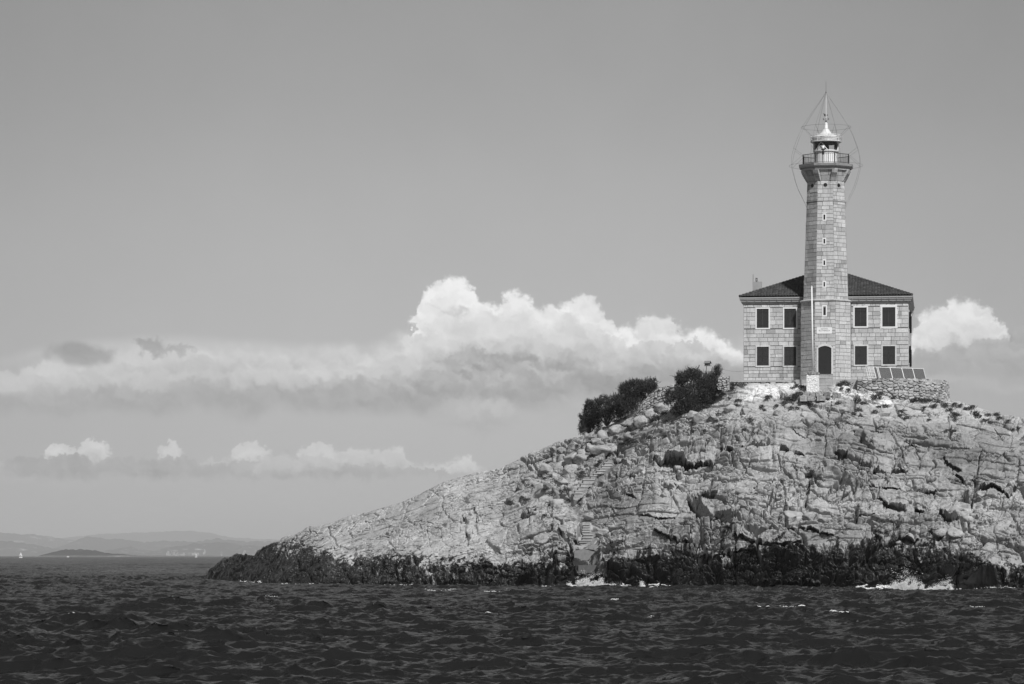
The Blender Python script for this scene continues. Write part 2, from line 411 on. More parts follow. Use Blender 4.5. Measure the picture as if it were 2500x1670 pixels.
def sea_material():
    m = bpy.data.materials.new('sea_water')
    m.use_nodes = True
    t = NT(m.node_tree)
    q = pos(t)
    a = attr(t, 'tone')
    # ripples too small for the mesh tilt the surface normal
    g = t.n('ShaderNodeNewGeometry').outputs['Normal']
    def ripple(sc, ampx, ampy, off):
        nd = t.n('ShaderNodeTexNoise'); t.l(t.vm('ADD', t.vm('MULTIPLY', q, (1.0, 0.8, 1.0)), off), nd.inputs['Vector'])
        nd.inputs['Scale'].default_value = sc; nd.inputs['Detail'].default_value = 3.0; nd.inputs['Roughness'].default_value = 0.6; nd.inputs['Distortion'].default_value = 0.4
        return t.vm('MULTIPLY', t.vm('SUBTRACT', nd.outputs['Color'], (.5, .5, .5)), (ampx, ampy, 0.0))
    gust = t.step(t.noise(t.vm('MULTIPLY', q, (.6, .35, 1)), 0.07, 3, 0.55), 0.35, 0.65, 0.55, 1.35)
    rip = t.vm('MULTIPLY', t.vm('ADD', ripple(0.7, .6, .95, (0, 0, 0)), ripple(3.2, .7, 1.0, (40, 7, 0))), t.comb(gust, gust, gust))
    nrm = t.vm('NORMALIZE', t.vm('ADD', g, rip))
    body = t.n('ShaderNodeBsdfDiffuse'); grey(t, body, 0.015, 'Color')
    t.l(nrm, body.inputs['Normal'])
    gl = t.n('ShaderNodeBsdfGlossy'); gl.inputs['Roughness'].default_value = 0.06; t.l(nrm, gl.inputs['Normal'])
    fr = t.n('ShaderNodeFresnel'); fr.inputs[0].default_value = 1.333; t.l(nrm, fr.inputs['Normal'])
    k = t.m('MINIMUM', t.m('MULTIPLY', fr.outputs[0], SEA_GLOSS), 0.36)
    mw = t.n('ShaderNodeMixShader'); t.l(k, mw.inputs[0]); t.l(body.outputs[0], mw.inputs[1]); t.l(gl.outputs[0], mw.inputs[2])
    foam = t.n('ShaderNodeBsdfDiffuse'); foam.inputs[0].default_value = (.7, .7, .7, 1)
    fn = t.m('MULTIPLY', a[0], t.step(t.noise(t.vm('MULTIPLY', q, (1, .6, 1)), 6.0, 6, 0.75), 0.42, 0.62))
    mx = t.n('ShaderNodeMixShader')
    t.l(t.step(fn, 0.2, 0.7), mx.inputs[0]); t.l(mw.outputs[0], mx.inputs[1]); t.l(foam.outputs[0], mx.inputs[2])
    o = t.n('ShaderNodeOutputMaterial')
    t.l(mx.outputs[0], o.inputs[0])
    return m
SEA_GLOSS = 0.50
M['sea'] = sea_material()
M['foam'] = simple('white_foam', 0.95, 0.9, 0, 0.05, 3)
def hill_material(name, base, pale, amt, sc):
    m, t, p = material(name)
    q = pos(t)
    qs = t.vm('MULTIPLY', q, (1.0, .35, 3.2))
    n = t.noise(qs, sc, 8, 0.68)
    reg = t.noise(t.vm('ADD', q, (900, 0, 0)), sc * 0.22, 3, 0.5)
    k = t.m('MULTIPLY', t.step(n, 0.50, 0.62), t.step(reg, 0.62 - amt, 0.78 - amt))
    grey(t, p, t.mix(k, t.m('MULTIPLY', base, t.m('MULTIPLY_ADD', n, 0.8, 0.6)), pale))
    p.inputs['Roughness'].default_value = 0.95
    p.inputs['Specular IOR Level'].default_value = 0.0
    return m

# ------------------------------------------------------------------ numpy noise
def hsh(ix, iy, iz, seed):
    h = (ix.astype(np.int64) * 374761393 + iy.astype(np.int64) * 668265263 + iz.astype(np.int64) * 2147483647 * 3 + seed * 974634769) & 0xffffffff
    h = ((h ^ (h >> 13)) * 1274126177) & 0xffffffff
    h = ((h ^ (h >> 16)) * 2246822519) & 0xffffffff
    return ((h ^ (h >> 15)) & 0xffffff).astype(np.float32) / np.float32(0xffffff)
def vnoise(x, y, z, seed):
    xi, yi, zi = np.floor(x), np.floor(y), np.floor(z)
    fx, fy, fz = (x - xi), (y - yi), (z - zi)
    fx = fx * fx * fx * (fx * (fx * 6 - 15) + 10); fy = fy * fy * fy * (fy * (fy * 6 - 15) + 10); fz = fz * fz * fz * (fz * (fz * 6 - 15) + 10)
    r = 0
    for dz in (0, 1):
        for dy in (0, 1):
            for dx in (0, 1):
                w = (fx if dx else 1 - fx) * (fy if dy else 1 - fy) * (fz if dz else 1 - fz)
                r = r + w * hsh(xi + dx, yi + dy, zi + dz, seed)
    return r * 2 - 1
def fbm(x, y, z, oct=4, gain=0.5, seed=0, ridged=False):
    a, s, r = 1.0, 0.0, 0
    for o in range(oct):
        n = vnoise(x, y, z, seed + o * 17)
        if ridged:
            n = 1 - 2 * np.abs(n)
        r = r + a * n
        s += a
        a *= gain
        x, y, z = x * 2.03 + 3.1, y * 2.03 + 7.7, z * 2.03 + 1.3
    return r / s
def worley(x, y, seed):
    """2-D cells: distance to nearest and second centre, id hash, offset to the nearest centre"""
    xi, yi = np.floor(x), np.floor(y)
    f1 = np.full(x.shape, 9.0, np.float32); f2 = f1.copy()
    cid = np.zeros_like(f1); ox = np.zeros_like(f1); oy = np.zeros_like(f1)
    zz = np.zeros_like(xi)
    for dx in (-1, 0, 1):
        for dy in (-1, 0, 1):
            cx, cy = xi + dx, yi + dy
            px_ = cx + 0.1 + 0.8 * hsh(cx, cy, zz, seed); py_ = cy + 0.1 + 0.8 * hsh(cx, cy, zz, seed + 1)
            ax, ay = x - px_, y - py_
            d = np.sqrt(ax * ax + ay * ay)
            near = d < f1
            f2 = np.where(near, f1, np.minimum(f2, d))
            ox = np.where(near, ax, ox); oy = np.where(near, ay, oy)
            cid = np.where(near, hsh(cx, cy, zz, seed + 2), cid)
            f1 = np.where(near, d, f1)
    return f1, f2, cid, ox, oy
def frac(x): return x - np.floor(x)

# ------------------------------------------------------------------ objects
def tag(o, label=None, cat=None, group=None, kind=None):
    if label: o['label'] = label
    if cat: o['category'] = cat
    if group: o['group'] = group
    if kind: o['kind'] = kind
    return o
def empty(name, loc, label, cat, group=None):
    o = bpy.data.objects.new(name, None)
    COL.objects.link(o)
    o.location = loc
    o.empty_display_size = 0.5
    return tag(o, label, cat, group)
def wloc(o):
    p = Vector((0, 0, 0))
    while o is not None:
        p = p + o.location
        o = o.parent
    return p
def finish(name, me, mat, parent=None, smooth=False, origin=None):
    """origin: world point where the object sits; mesh data arrives in world coordinates"""
    o = bpy.data.objects.new(name, me)
    COL.objects.link(o)
    if mat is not None: me.materials.append(mat)
    base = wloc(parent) if parent is not None else Vector((0, 0, 0))
    if parent is not None: o.parent = parent
    org = Vector(origin) if origin is not None else base
    if org.length > 0:
        n = len(me.vertices)
        co = np.empty(n * 3, np.float32); me.vertices.foreach_get('co', co)
        co = co.reshape(-1, 3) - np.array(org, np.float32)
        me.vertices.foreach_set('co', co.ravel())
    o.location = org - base
    if smooth:
        me.polygons.foreach_set('use_smooth', np.ones(len(me.polygons), bool))
    me.update()
    return o
def mesh_np(name, verts, faces, tone=None, corner_uv=None):
    """faces: (n,k) int array"""
    verts = np.ascontiguousarray(verts, np.float32); faces = np.ascontiguousarray(faces, np.int32)
    me = bpy.data.meshes.new(name)
    n, k = faces.shape
    me.vertices.add(len(verts)); me.vertices.foreach_set('co', verts.ravel())
    me.loops.add(n * k); me.loops.foreach_set('vertex_index', faces.ravel())
    me.polygons.add(n)
    me.polygons.foreach_set('loop_start', np.arange(0, n * k, k, dtype=np.int32))
    me.polygons.foreach_set('loop_total', np.full(n, k, np.int32))
    me.update(calc_edges=True)
    if tone is not None:
        a = me.color_attributes.new('tone', 'FLOAT_COLOR', 'POINT')
        t = np.ones((len(verts), 4), np.float32)
        tone = np.asarray(tone, np.float32)
        if tone.ndim == 1: t[:, :3] = tone[:, None]
        else: t[:, :tone.shape[1]] = tone
        a.data.foreach_set('color', t.ravel())
    return me
class MB:
    """collects shapes, in world coordinates, into one mesh"""
    def __init__(self): self.v = []; self.f = []; self.t = []
    def add(self, vs, fs, tone=1.0):
        b = len(self.v)
        self.v += [tuple(p) for p in vs]
        self.f += [tuple(b + i for i in f) for f in fs]
        self.t += [tone] * len(vs)
    def hexa(self, p, tone=1.0):
        """8 corners: 0-3 one end in order, 4-7 the other"""
        self.add(p, [(3, 2, 1, 0), (4, 5, 6, 7), (0, 1, 5, 4), (1, 2, 6, 5), (2, 3, 7, 6), (3, 0, 4, 7)], tone)
    def box(self, o, a, b, c, tone=1.0):
        """corner o and three edge vectors"""
        o, a, b, c = Vector(o), Vector(a), Vector(b), Vector(c)
        self.hexa([o, o + a, o + a + b, o + b, o + c, o + a + c, o + a + b + c, o + b + c], tone)
    def tube(self, pts, r, n=6, tone=1.0, caps=True):
        pts = [Vector(p) for p in pts]
        rs = r if isinstance(r, (list, tuple)) else [r] * len(pts)
        b = len(self.v)
        closed = False
        for i, p in enumerate(pts):
            d = (pts[min(i + 1, len(pts) - 1)] - pts[max(i - 1, 0)])
            d = d.normalized() if d.length > 0 else Vector((0, 0, 1))
            x = d.orthogonal().normalized() if abs(d.z) > .9 else d.cross(Vector((0, 0, 1))).normalized()
            y = d.cross(x)
            for k in range(n):
                a = 2 * math.pi * k / n
                self.v.append(tuple(p + (x * math.cos(a) + y * math.sin(a)) * rs[i])); self.t.append(tone)
        for i in range(len(pts) - 1):
            for k in range(n):
                q = (k + 1) % n
                self.f.append((b + i * n + k, b + i * n + q, b + (i + 1) * n + q, b + (i + 1) * n + k))
        if caps:
            self.f.append(tuple(b + k for k in range(n))[::-1])
            self.f.append(tuple(b + (len(pts) - 1) * n + k for k in range(n)))
    def lathe(self, c, prof, n=32, tone=1.0, rot=0.0):
        """profile (r, z) round a vertical axis through c"""
        b = len(self.v)
        for r, z in prof:
            for k in range(n):
                a = 2 * math.pi * k / n + rot
                self.v.append((c[0] + r * math.sin(a), c[1] - r * math.cos(a), c[2] + z)); self.t.append(tone)
        for i in range(len(prof) - 1):
            for k in range(n):
                q = (k + 1) % n
                self.f.append((b + i * n + k, b + i * n + q, b + (i + 1) * n + q, b + (i + 1) * n + k))
        self.f.append(tuple(b + k for k in range(n))[::-1])
        self.f.append(tuple(b + (len(prof) - 1) * n + k for k in range(n)))
    def build(self, name, mat, parent=None, smooth=False, origin=None):
        me = bpy.data.meshes.new(name)
        me.from_pydata(self.v, [], self.f)
        a = me.color_attributes.new('tone', 'FLOAT_COLOR', 'POINT')
        t = np.ones((len(self.v), 4), np.float32); t[:, :3] = np.array(self.t, np.float32)[:, None]
        a.data.foreach_set('color', t.ravel())
        return finish(name, me, mat, parent, smooth, origin)
def P3(px, py, Y):
    return Vector(((px - CX) / F * Y, Y, HC + (HY - py) / F * Y))
def ground(px, Y):                                  # where the sea level is seen
    return Vector(((px - CX) / F * Y, Y, 0.0))

# ================================================================== SEA
def spectrum_patch(N, L, lam, theta0, rms, seed, spread=2.0, cut=0.10, fall=3.9):
    rng = np.random.default_rng(seed)
    k1 = 2 * np.pi * np.fft.fftfreq(N, L / N)
    kx, ky = np.meshgrid(k1, k1, indexing='ij')
    k = np.hypot(kx, ky); k[0, 0] = 1e-6
    kp = 2 * np.pi / lam
    th = np.arctan2(ky, kx) - theta0
    D = np.abs(np.cos(th)) ** spread
    Sk = np.exp(-1.25 * (kp / k) ** 2) / k ** fall * D * np.exp(-(k * cut / 2) ** 2)
    Sk[0, 0] = 0
    h = (rng.normal(size=(N, N)) + 1j * rng.normal(size=(N, N))) * np.sqrt(Sk)
    z = np.fft.ifft2(h).real
    s = rms / z.std()
    dx = np.fft.ifft2(-1j * kx / k * h).real * s; dy = np.fft.ifft2(-1j * ky / k * h).real * s
    z = z * s
    g = L / N
    jxx = (np.roll(dx, -1, 0) - np.roll(dx, 1, 0)) / (2 * g); jyy = (np.roll(dy, -1, 1) - np.roll(dy, 1, 1)) / (2 * g)
    jxy = (np.roll(dx, -1, 1) - np.roll(dx, 1, 1)) / (2 * g)
    return z.astype(np.float32), dx.astype(np.float32), dy.astype(np.float32), (jxx, jyy, jxy)
def sample(img, x, y, L):
    N = img.shape[0]
    u = x / L * N; v = y / L * N
    i = np.floor(u).astype(np.int64); j = np.floor(v).astype(np.int64)
    fu = (u - i).astype(np.float32); fv = (v - j).astype(np.float32)
    i0, j0 = i % N, j % N; i1, j1 = (i0 + 1) % N, (j0 + 1) % N
    return (img[i0, j0] * (1 - fu) + img[i1, j0] * fu) * (1 - fv) + (img[i0, j1] * (1 - fu) + img[i1, j1] * fu) * fv
LA, LB = 83.0, 29.0
SA = spectrum_patch(1024, LA, 15.0, math.radians(98), 0.100, 3, 4.0, 0.12, 3.25)
LC_ = 47.0
SC = spectrum_patch(1024, LC_, 6.5, math.radians(38), 0.046, 8, 3.0, 0.10, 3.3)
SB = spectrum_patch(1024, LB, 3.2, math.radians(100), 0.042, 5, 1.4, 0.06, 3.3)
CHOP = -1.25
JA = (1 + CHOP * SA[3][0]) * (1 + CHOP * SA[3][1]) - (CHOP * SA[3][2]) ** 2
JA = JA.astype(np.float32)
def sea_at(X, Y):
    ca, sa = math.cos(0.35), math.sin(0.35)
    xa, ya = X * ca - Y * sa, X * sa + Y * ca
    fa = np.clip(1.0 - (Y - 900) / 2500, 0, 1) ; fb = np.clip(1.0 - (Y - 250) / 500, 0, 1)
    mod = np.clip(0.9 + 0.85 * fbm(X / 26.0, Y / 48.0, X * 0, 3, 0.5, 91), .35, 1.6)
    h, dx, dy = [sample(SA[i], xa, ya, LA) for i in range(3)]
    hb, dbx, dby = [sample(SB[i], X, Y, LB) for i in range(3)]
    wx, wy = dx * ca + dy * sa, -dx * sa + dy * ca
    hc_, dcx, dcy = [sample(SC[i], X + 11.0, Y, LC_) for i in range(3)]
    fc = np.clip(1.0 - (Y - 500) / 900, 0, 1) * np.clip(1.0 + 0.9 * fbm(X / 19.0, Y / 37.0, X * 0, 2, 0.5, 93), .3, 1.7)
    h = h + hc_ * fc; wx = wx + dcx * fc; wy = wy + dcy * fc
    j = sample(JA, xa, ya, LA)
    return h * fa * mod + hb * fb, (wx * fa * mod + dbx * fb) * CHOP, (wy * fa * mod + dby * fb) * CHOP, j
def build_sea():
    ys = [34.0]
    while ys[-1] < 420: ys.append(ys[-1] * 1.0017)
    while ys[-1] < 1000: ys.append(ys[-1] * 1.0023)
    while ys[-1] < 3000: ys.append(ys[-1] * 1.006)
    while ys[-1] < 36000: ys.append(ys[-1] * 1.04)
    ys = np.array(ys, np.float64)
    xs = (np.concatenate([np.linspace(-3500, -210, 120), np.linspace(-200, 2700, 820), np.linspace(2712, 7000, 160)]) - CX) / F
    Yg, Ag = np.meshgrid(ys, xs, indexing='ij')
    Xg = Ag * Yg
    X, Y = Xg.ravel(), Yg.ravel()
    h, dx, dy, j = sea_at(X, Y)
    foam_patch = np.clip((fbm(X / 17, Y / 30, X * 0, 3, 0.5, 44) - 0.10) / 0.25, 0, 1)
    foam = np.clip((0.30 - j) / 0.30, 0, 1) * foam_patch
    foam *= np.clip(1.6 - Y / 260, 0, 1)
    v = np.stack([X + dx, Y + dy, h], 1)
    r, c = Yg.shape
    idx = np.arange(r * c).reshape(r, c)
    q = np.stack([idx[:-1, :-1], idx[:-1, 1:], idx[1:, 1:], idx[1:, :-1]], -1).reshape(-1, 4)
    me = mesh_np('sea', v, q, np.stack([foam, foam, foam], 1))
    o = finish('sea', me, M['sea'], smooth=True)
    tag(o, 'dark choppy sea with short steep waves in front of the rocky islet', 'sea', None, 'structure')
build_sea()

# ================================================================== ISLET
SKYLINE = [(440, 1420), (496, 1416), (502, 1412), (512, 1392), (546, 1369), (580, 1357), (620, 1356), (648, 1338), (676, 1322), (759, 1291), (864, 1261), (969, 1230), (1025, 1207), (1084, 1175), (1161, 1153), (1224, 1142), (1297, 1106), (1380, 1075), (1418, 1063), (1452, 1049), (1499, 1030), (1530, 1014), (1557, 1000), (1600, 978), (1640, 965), (1700, 952), (1760, 944), (1800, 938), (1960, 938), (2040, 942), (2120, 948), (2160, 968), (2220, 980), (2290, 982), (2326, 981), (2350, 985), (2376, 992), (2431, 1009), (2500, 1019), (2600, 1036), (2750, 1075), (2980, 1190), (3200, 1330), (3330, 1412), (3400, 1436)]
RIDGE_Y = [(440, 334), (520, 330), (620, 316), (760, 300), (1000, 290), (1300, 284), (1500, 280), (1700, 275), (1800, 271.5), (2120, 270.3), (2160, 268.5), (2330, 267.5), (2500, 262), (2750, 258), (2980, 260), (3400, 264)]
SHORE_Y = [(440, 331), (500, 328), (540, 312), (620, 290), (700, 275), (800, 267), (1000, 262), (1300, 256), (1420, 254.4), (1500, 252.8), (1700, 248), (2000, 240), (2250, 233), (2400, 229), (2700, 226), (2980, 238), (3250, 252), (3400, 262)]
WETLINE = [(440, 1240), (560, 1290), (620, 1312), (700, 1330), (800, 1345), (930, 1354), (1010, 1348), (1040, 1372), (1130, 1362), (1250, 1362), (1330, 1352), (1400, 1348), (1440, 1372), (1480, 1350), (1560, 1342), (1700, 1328), (1800, 1340), (1900, 1330), (2000, 1336), (2080, 1340), (2130, 1318), (2200, 1318), (2270, 1335), (2350, 1345), (2430, 1362), (2500, 1385), (2980, 1400)]
def col(tab, x): return np.interp(x, [a for a, b in tab], [b for a, b in tab])
NC, NQ = 2080, 760
pxs = np.concatenate([np.linspace(440, 2560, NC - 330), np.linspace(2562.5, 3400, 330)])
qs = np.linspace(0, 1, NQ)
ysh, yrd = col(SHORE_Y, pxs), col(RIDGE_Y, pxs)
pS = HY + HC * F / ysh
pR = np.minimum(col(SKYLINE, pxs), pS - 2.0)
QQ, PX = np.meshgrid(qs, pxs, indexing='ij')
PY = pS[None, :] + (pR - pS)[None, :] * QQ
hq = np.interp(QQ, [0, .08, .2, .32, .5, .7, .86, 1], [0, .015, .06, .17, .37, .62, .82, 1])
hq_l = QQ ** 1.25
bl = np.clip((1350 - PX) / 500, 0, 1)
hq = hq * (1 - bl) + hq_l * bl
YY = ysh[None, :] + (yrd - ysh)[None, :] * hq

OVERHANGS = [  # lip, foot, depth in metres
    ([(1495, 1112), (1544, 1117), (1574, 1124)], [(1495, 1126), (1510, 1133), (1530, 1133), (1574, 1127)], 1.1),
    ([(1586, 1106), (1594, 1098), (1614, 1103), (1642, 1113), (1667, 1116), (1710, 1117), (1750, 1128)], [(1586, 1122), (1614, 1138), (1663, 1146), (1700, 1143), (1750, 1130)], 2.2),
    ([(1758, 1097), (1797, 1094), (1827, 1089), (1846, 1079), (1866, 1092), (1884, 1100)], [(1758, 1100), (1793, 1109), (1827, 1107), (1860, 1112), (1884, 1109)], 1.3),
    ([(1874, 1094), (1892, 1087), (1933, 1107), (1964, 1119)], [(1874, 1104), (1927, 1115), (1964, 1123)], 1.1),
    ([(2034, 1114), (2050, 1113), (2076, 1117)], [(2034, 1117), (2055, 1132), (2076, 1119)], 0.9),
    ([(1964, 1152), (1985, 1147), (2010, 1145)], [(1964, 1156), (1977, 1163), (2010, 1150)], 0.8),
    ([(2126, 1130), (2154, 1143), (2171, 1151), (2218, 1158)], [(2126, 1146), (2149, 1163), (2190, 1166), (2218, 1162)], 1.3),
    ([(1708, 1211), (1735, 1208), (1757, 1209)], [(1708, 1214), (1725, 1224), (1757, 1214)], 0.9),
    ([(1676, 1220), (1690, 1216), (1709, 1215), (1734, 1250), (1748, 1274)], [(1676, 1232), (1688, 1252), (1714, 1268), (1748, 1278)], 1.5),
    ([(1742, 1250), (1786, 1249), (1793, 1258)], [(1742, 1270), (1762, 1286), (1785, 1290), (1793, 1264)], 1.2),
    ([(1828, 1209), (1850, 1206), (1882, 1205)], [(1828, 1213), (1850, 1216), (1882, 1211)], 0.7),
    ([(2230, 1250), (2270, 1262), (2305, 1278), (2340, 1268)], [(2230, 1260), (2270, 1279), (2318, 1294), (2340, 1290)], 1.5),
    ([(2383, 1217), (2400, 1211), (2420, 1210), (2470, 1225)], [(2383, 1224), (2420, 1219), (2455, 1232), (2470, 1232)], 1.2),
    ([(2150, 1229), (2172, 1240), (2212, 1247)], [(2150, 1240), (2170, 1254), (2195, 1263), (2212, 1258)], 1.1),
    ([(2090, 1250), (2127, 1256), (2140, 1258)], [(2090, 1256), (2125, 1263), (2140, 1261)], 0.7),
    ([(1915, 1284), (1961, 1288), (2036, 1311)], [(1915, 1291), (1965, 1299), (2000, 1308), (2036, 1314)], 0.9),
    ([(2192, 1308), (2215, 1306), (2244, 1314)], [(2192, 1314), (2215, 1321), (2244, 1319)], 0.9),
    ([(2120, 1182), (2160, 1186), (2200, 1193)], [(2120, 1185), (2165, 1192), (2200, 1196)], 0.6),
    ([(2226, 1195), (2260, 1199), (2288, 1203)], [(2226, 1198), (2262, 1210), (2288, 1207)], 0.8),
    ([(2140, 1206), (2180, 1214), (2225, 1224)], [(2140, 1210), (2185, 1222), (2225, 1228)], 0.6),
    ([(1500, 1150), (1530, 1146), (1556, 1158)], [(1500, 1154), (1530, 1152), (1556, 1161)], 0.6),
    ([(1500, 1188), (1540, 1196), (1566, 1210)], [(1500, 1193), (1540, 1203), (1566, 1214)], 0.6),
    ([(1552, 1251), (1600, 1258), (1650, 1262)], [(1552, 1255), (1600, 1264), (1650, 1265)], 0.6),
    ([(1590, 1298), (1640, 1312), (1700, 1318)], [(1590, 1303), (1640, 1320), (1700, 1323)], 0.7),
    ([(1790, 1300), (1850, 1316), (1900, 1322), (1960, 1318)], [(1790, 1308), (1850, 1326), (1900, 1334), (1960, 1326)], 0.9),
    ([(1716, 1340), (1780, 1330), (1850, 1332)], [(1716, 1346), (1780, 1338), (1850, 1338)], 0.6),
    ([(2300, 1118), (2330, 1128), (2360, 1140)], [(2300, 1122), (2330, 1136), (2360, 1146)], 0.8),
    ([(2320, 1152), (2350, 1168), (2372, 1186)], [(2320, 1156), (2350, 1176), (2372, 1192)], 0.8),
    ([(2205, 1085), (2240, 1095)], [(2205, 1089), (2240, 1100)], 0.5),
    ([(1905, 1026), (1950, 1036), (1985, 1050)], [(1905, 1029), (1950, 1042), (1985, 1053)], 0.5),
    ([(1480, 1038), (1520, 1030), (1560, 1028)], [(1480, 1042), (1520, 1036), (1560, 1033)], 0.4),
    ([(1855, 1405), (1950, 1412), (2010, 1418)], [(1855, 1415), (1950, 1430), (2010, 1432)], 1.1),
    ([(700, 1300), (760, 1296), (800, 1304)], [(700, 1302), (760, 1300), (800, 1307)], 0.3),
]
for lip, foot, A in OVERHANGS:
    x0, x1 = lip[0][0], lip[-1][0]
    ci = np.where((pxs > x0) & (pxs < x1))[0]
    xx = pxs[ci]
    wob = 2.0 * vnoise(xx / 9.0, xx * 0, xx * 0, 5) + 1.2 * vnoise(xx / 3.5, xx * 0, xx * 0, 6)
    yl, yb = col(lip, xx) + wob, col(foot, xx) + wob * 0.5
    yb = np.maximum(yb, yl + 1.5)
    tp = np.clip(np.minimum(xx - x0, x1 - xx) / 9.0, 0, 1)
    sub = PY[:, ci]
    inside = np.clip((sub - yl) / (yb - yl), 0, 1) * (sub < yb)
    above = np.exp(-np.clip(yl - sub, 0, 200) / 14.0) * (sub <= yl)
    YY[:, ci] += tp * A * (1.5 * inside * 1.7 - 0.8 * above - 0.8 * (sub > yl) * (sub < yb))
CRACKS = [  # polyline, width px, depth m
    ([(2028, 985), (2017, 1033), (2012, 1119)], 2.0, 1.0), ([(2394, 1108), (2389, 1136), (2381, 1166), (2376, 1200), (2368, 1250)], 2.2, 1.7), ([(2380, 1185), (2374, 1215), (2368, 1256)], 8.0, 3.0),
    ([(1978, 1185), (1965, 1250)], 5.0, 1.8), ([(1133, 1262), (1141, 1328)], 6.0, 1.6), ([(1159, 1240), (1163, 1302)], 4.5, 1.2), ([(1124, 1268), (1120, 1300)], 2.5, 0.7),
    ([(1289, 1262), (1291, 1308)], 3.0, 0.9), ([(2184, 1120), (2171, 1156)], 2.5, 0.9), ([(2284, 1136), (2281, 1162)], 2.5, 0.7), ([(2490, 1110), (2473, 1222)], 4.0, 1.1),
    ([(1880, 1108), (1886, 1138)], 4.0, 1.0), ([(1577, 1126), (1570, 1200), (1552, 1250)], 2.5, 0.8), ([(1850, 1180), (1830, 1212)], 2.0, 0.6), ([(1910, 1180), (1915, 1250)], 4.0, 0.9),
    ([(1712, 1362), (1690, 1400)], 4.0, 0.9), ([(1797, 1330), (1796, 1440)], 4.0, 1.0), ([(1575, 1365), (1590, 1440)], 4.0, 0.7), ([(1990, 1390), (1960, 1440)], 5.0, 0.9), ([(2345, 1340), (2334, 1440)], 6.0, 1.2),
    ([(1040, 1385), (1052, 1430)], 4.0, 0.6), ([(1215, 1380), (1190, 1430)], 3.0, 0.6), ([(870, 1375), (905, 1425)], 3.0, 0.6), ([(660, 1366), (650, 1410)], 4.0, 0.7), ([(1340, 1350), (1372, 1400)], 5.0, 0.9), ([(1640, 1375), (1760, 1368), (1860, 1350)], 2.5, .7), ([(2070, 1380), (2150, 1360), (2230, 1385)], 2.5, .7), ([(1080, 1384), (1180, 1392), (1290, 1380)], 2.5, .6),
    ([(1040, 1262), (1045, 1310), (1052, 1340)], 1.6, 0.4), ([(1096, 1255), (1100, 1310)], 1.6, 0.4), ([(1010, 1275), (1030, 1275), (1110, 1278)], 1.5, 0.35), ([(960, 1299), (1030, 1298), (1116, 1300)], 1.5, 0.35), ([(940, 1315), (1040, 1314)], 1.5, 0.35), ([(1026, 1282), (1036, 1330)], 1.4, 0.35),
    ([(1075, 1275), (1078, 1325)], 1.4, 0.35), ([(880, 1322), (960, 1312)], 1.4, 0.3), ([(1480, 1135), (1440, 1190), (1405, 1235)], 3.0, 0.8),
    ([(2120, 1060), (2122, 1076), (2158, 1076)], 2.0, 0.6), ([(1806, 1128), (1830, 1142)], 2, .5), ([(1640, 1190), (1700, 1222)], 1.6, .5), ([(1930, 1060), (1990, 1078)], 1.6, .4), ([(2060, 1028), (2105, 1042)], 1.8, .5), ([(2427, 1045), (2452, 1070)], 1.8, .5), ([(1762, 1186), (1800, 1176)], 1.6, .4)]
for line, wd, dep in CRACKS:
    best = np.full(PX.shape, 1e9)
    xs_, ys_ = [p[0] for p in line], [p[1] for p in line]
    pad = wd * 4
    ci = np.where((pxs > min(xs_) - pad) & (pxs < max(xs_) + pad))[0]
    if not len(ci): continue
    c0, c1 = ci[0], ci[-1] + 1
    sx_, sy_ = PX[:, c0:c1], PY[:, c0:c1]
    wv = 2.5 * vnoise(sx_ / 12, sy_ / 12, sx_ * 0, 31) + 1.2 * vnoise(sx_ / 4, sy_ / 4, sx_ * 0, 32)
    d = np.full(sx_.shape, 1e9)
    for (ax, ay), (bx, by) in zip(line[:-1], line[1:]):
        ux, uy = bx - ax, by - ay
        tt = np.clip(((sx_ + wv - ax) * ux + (sy_ + wv - ay) * uy) / (ux * ux + uy * uy), 0, 1)
        d = np.minimum(d, np.hypot(sx_ + wv - ax - tt * ux, sy_ + wv - ay - tt * uy))
    wvar = wd * (0.75 + 0.55 * vnoise(sx_ / 9, sy_ / 9, sx_ * 0, 33))
    YY[:, c0:c1] += dep * np.exp(-(d / wvar) ** 2) * (0.75 + 0.45 * vnoise(sx_ / 14, sy_ / 14, sx_ * 0, 35))
def groove(line, wd, dep):
    global YY
    d = np.full(PX.shape, 1e9)
    for (ax, ay), (bx, by) in zip(line[:-1], line[1:]):
        ux, uy = bx - ax, by - ay
        tt = np.clip(((PX - ax) * ux + (PY - ay) * uy) / (ux * ux + uy * uy), 0, 1)
        d = np.minimum(d, np.hypot(PX - ax - tt * ux, PY - ay - tt * uy))
    w = np.exp(-(d / wd) ** 2)
    YY = YY + dep * w
    return w
gul = groove([(1545, 1100), (1490, 1145), (1430, 1195), (1400, 1250)], 22, 1.2)
gul2 = groove([(1432, 1280), (1430, 1345), (1442, 1380), (1440, 1440)], 22, 0.9)
# the buttress right of the stairs, and the steep left flank under it
PXW = PX + 26 * fbm(PX / 40, PY / 26, PX * 0, 3, .55, 57)
but = np.clip((PXW - 1418 - (1250 - PY) * 0.72) / np.interp(PY, [1200, 1330], [50, 110]), 0, 1) * np.clip((1660 - PX) / 60, 0, 1) * np.clip((PY - 1105) / 40, 0, 1) * np.clip((1310 - PY) / 70, 0, 1)
YY = YY - 1.5 * but

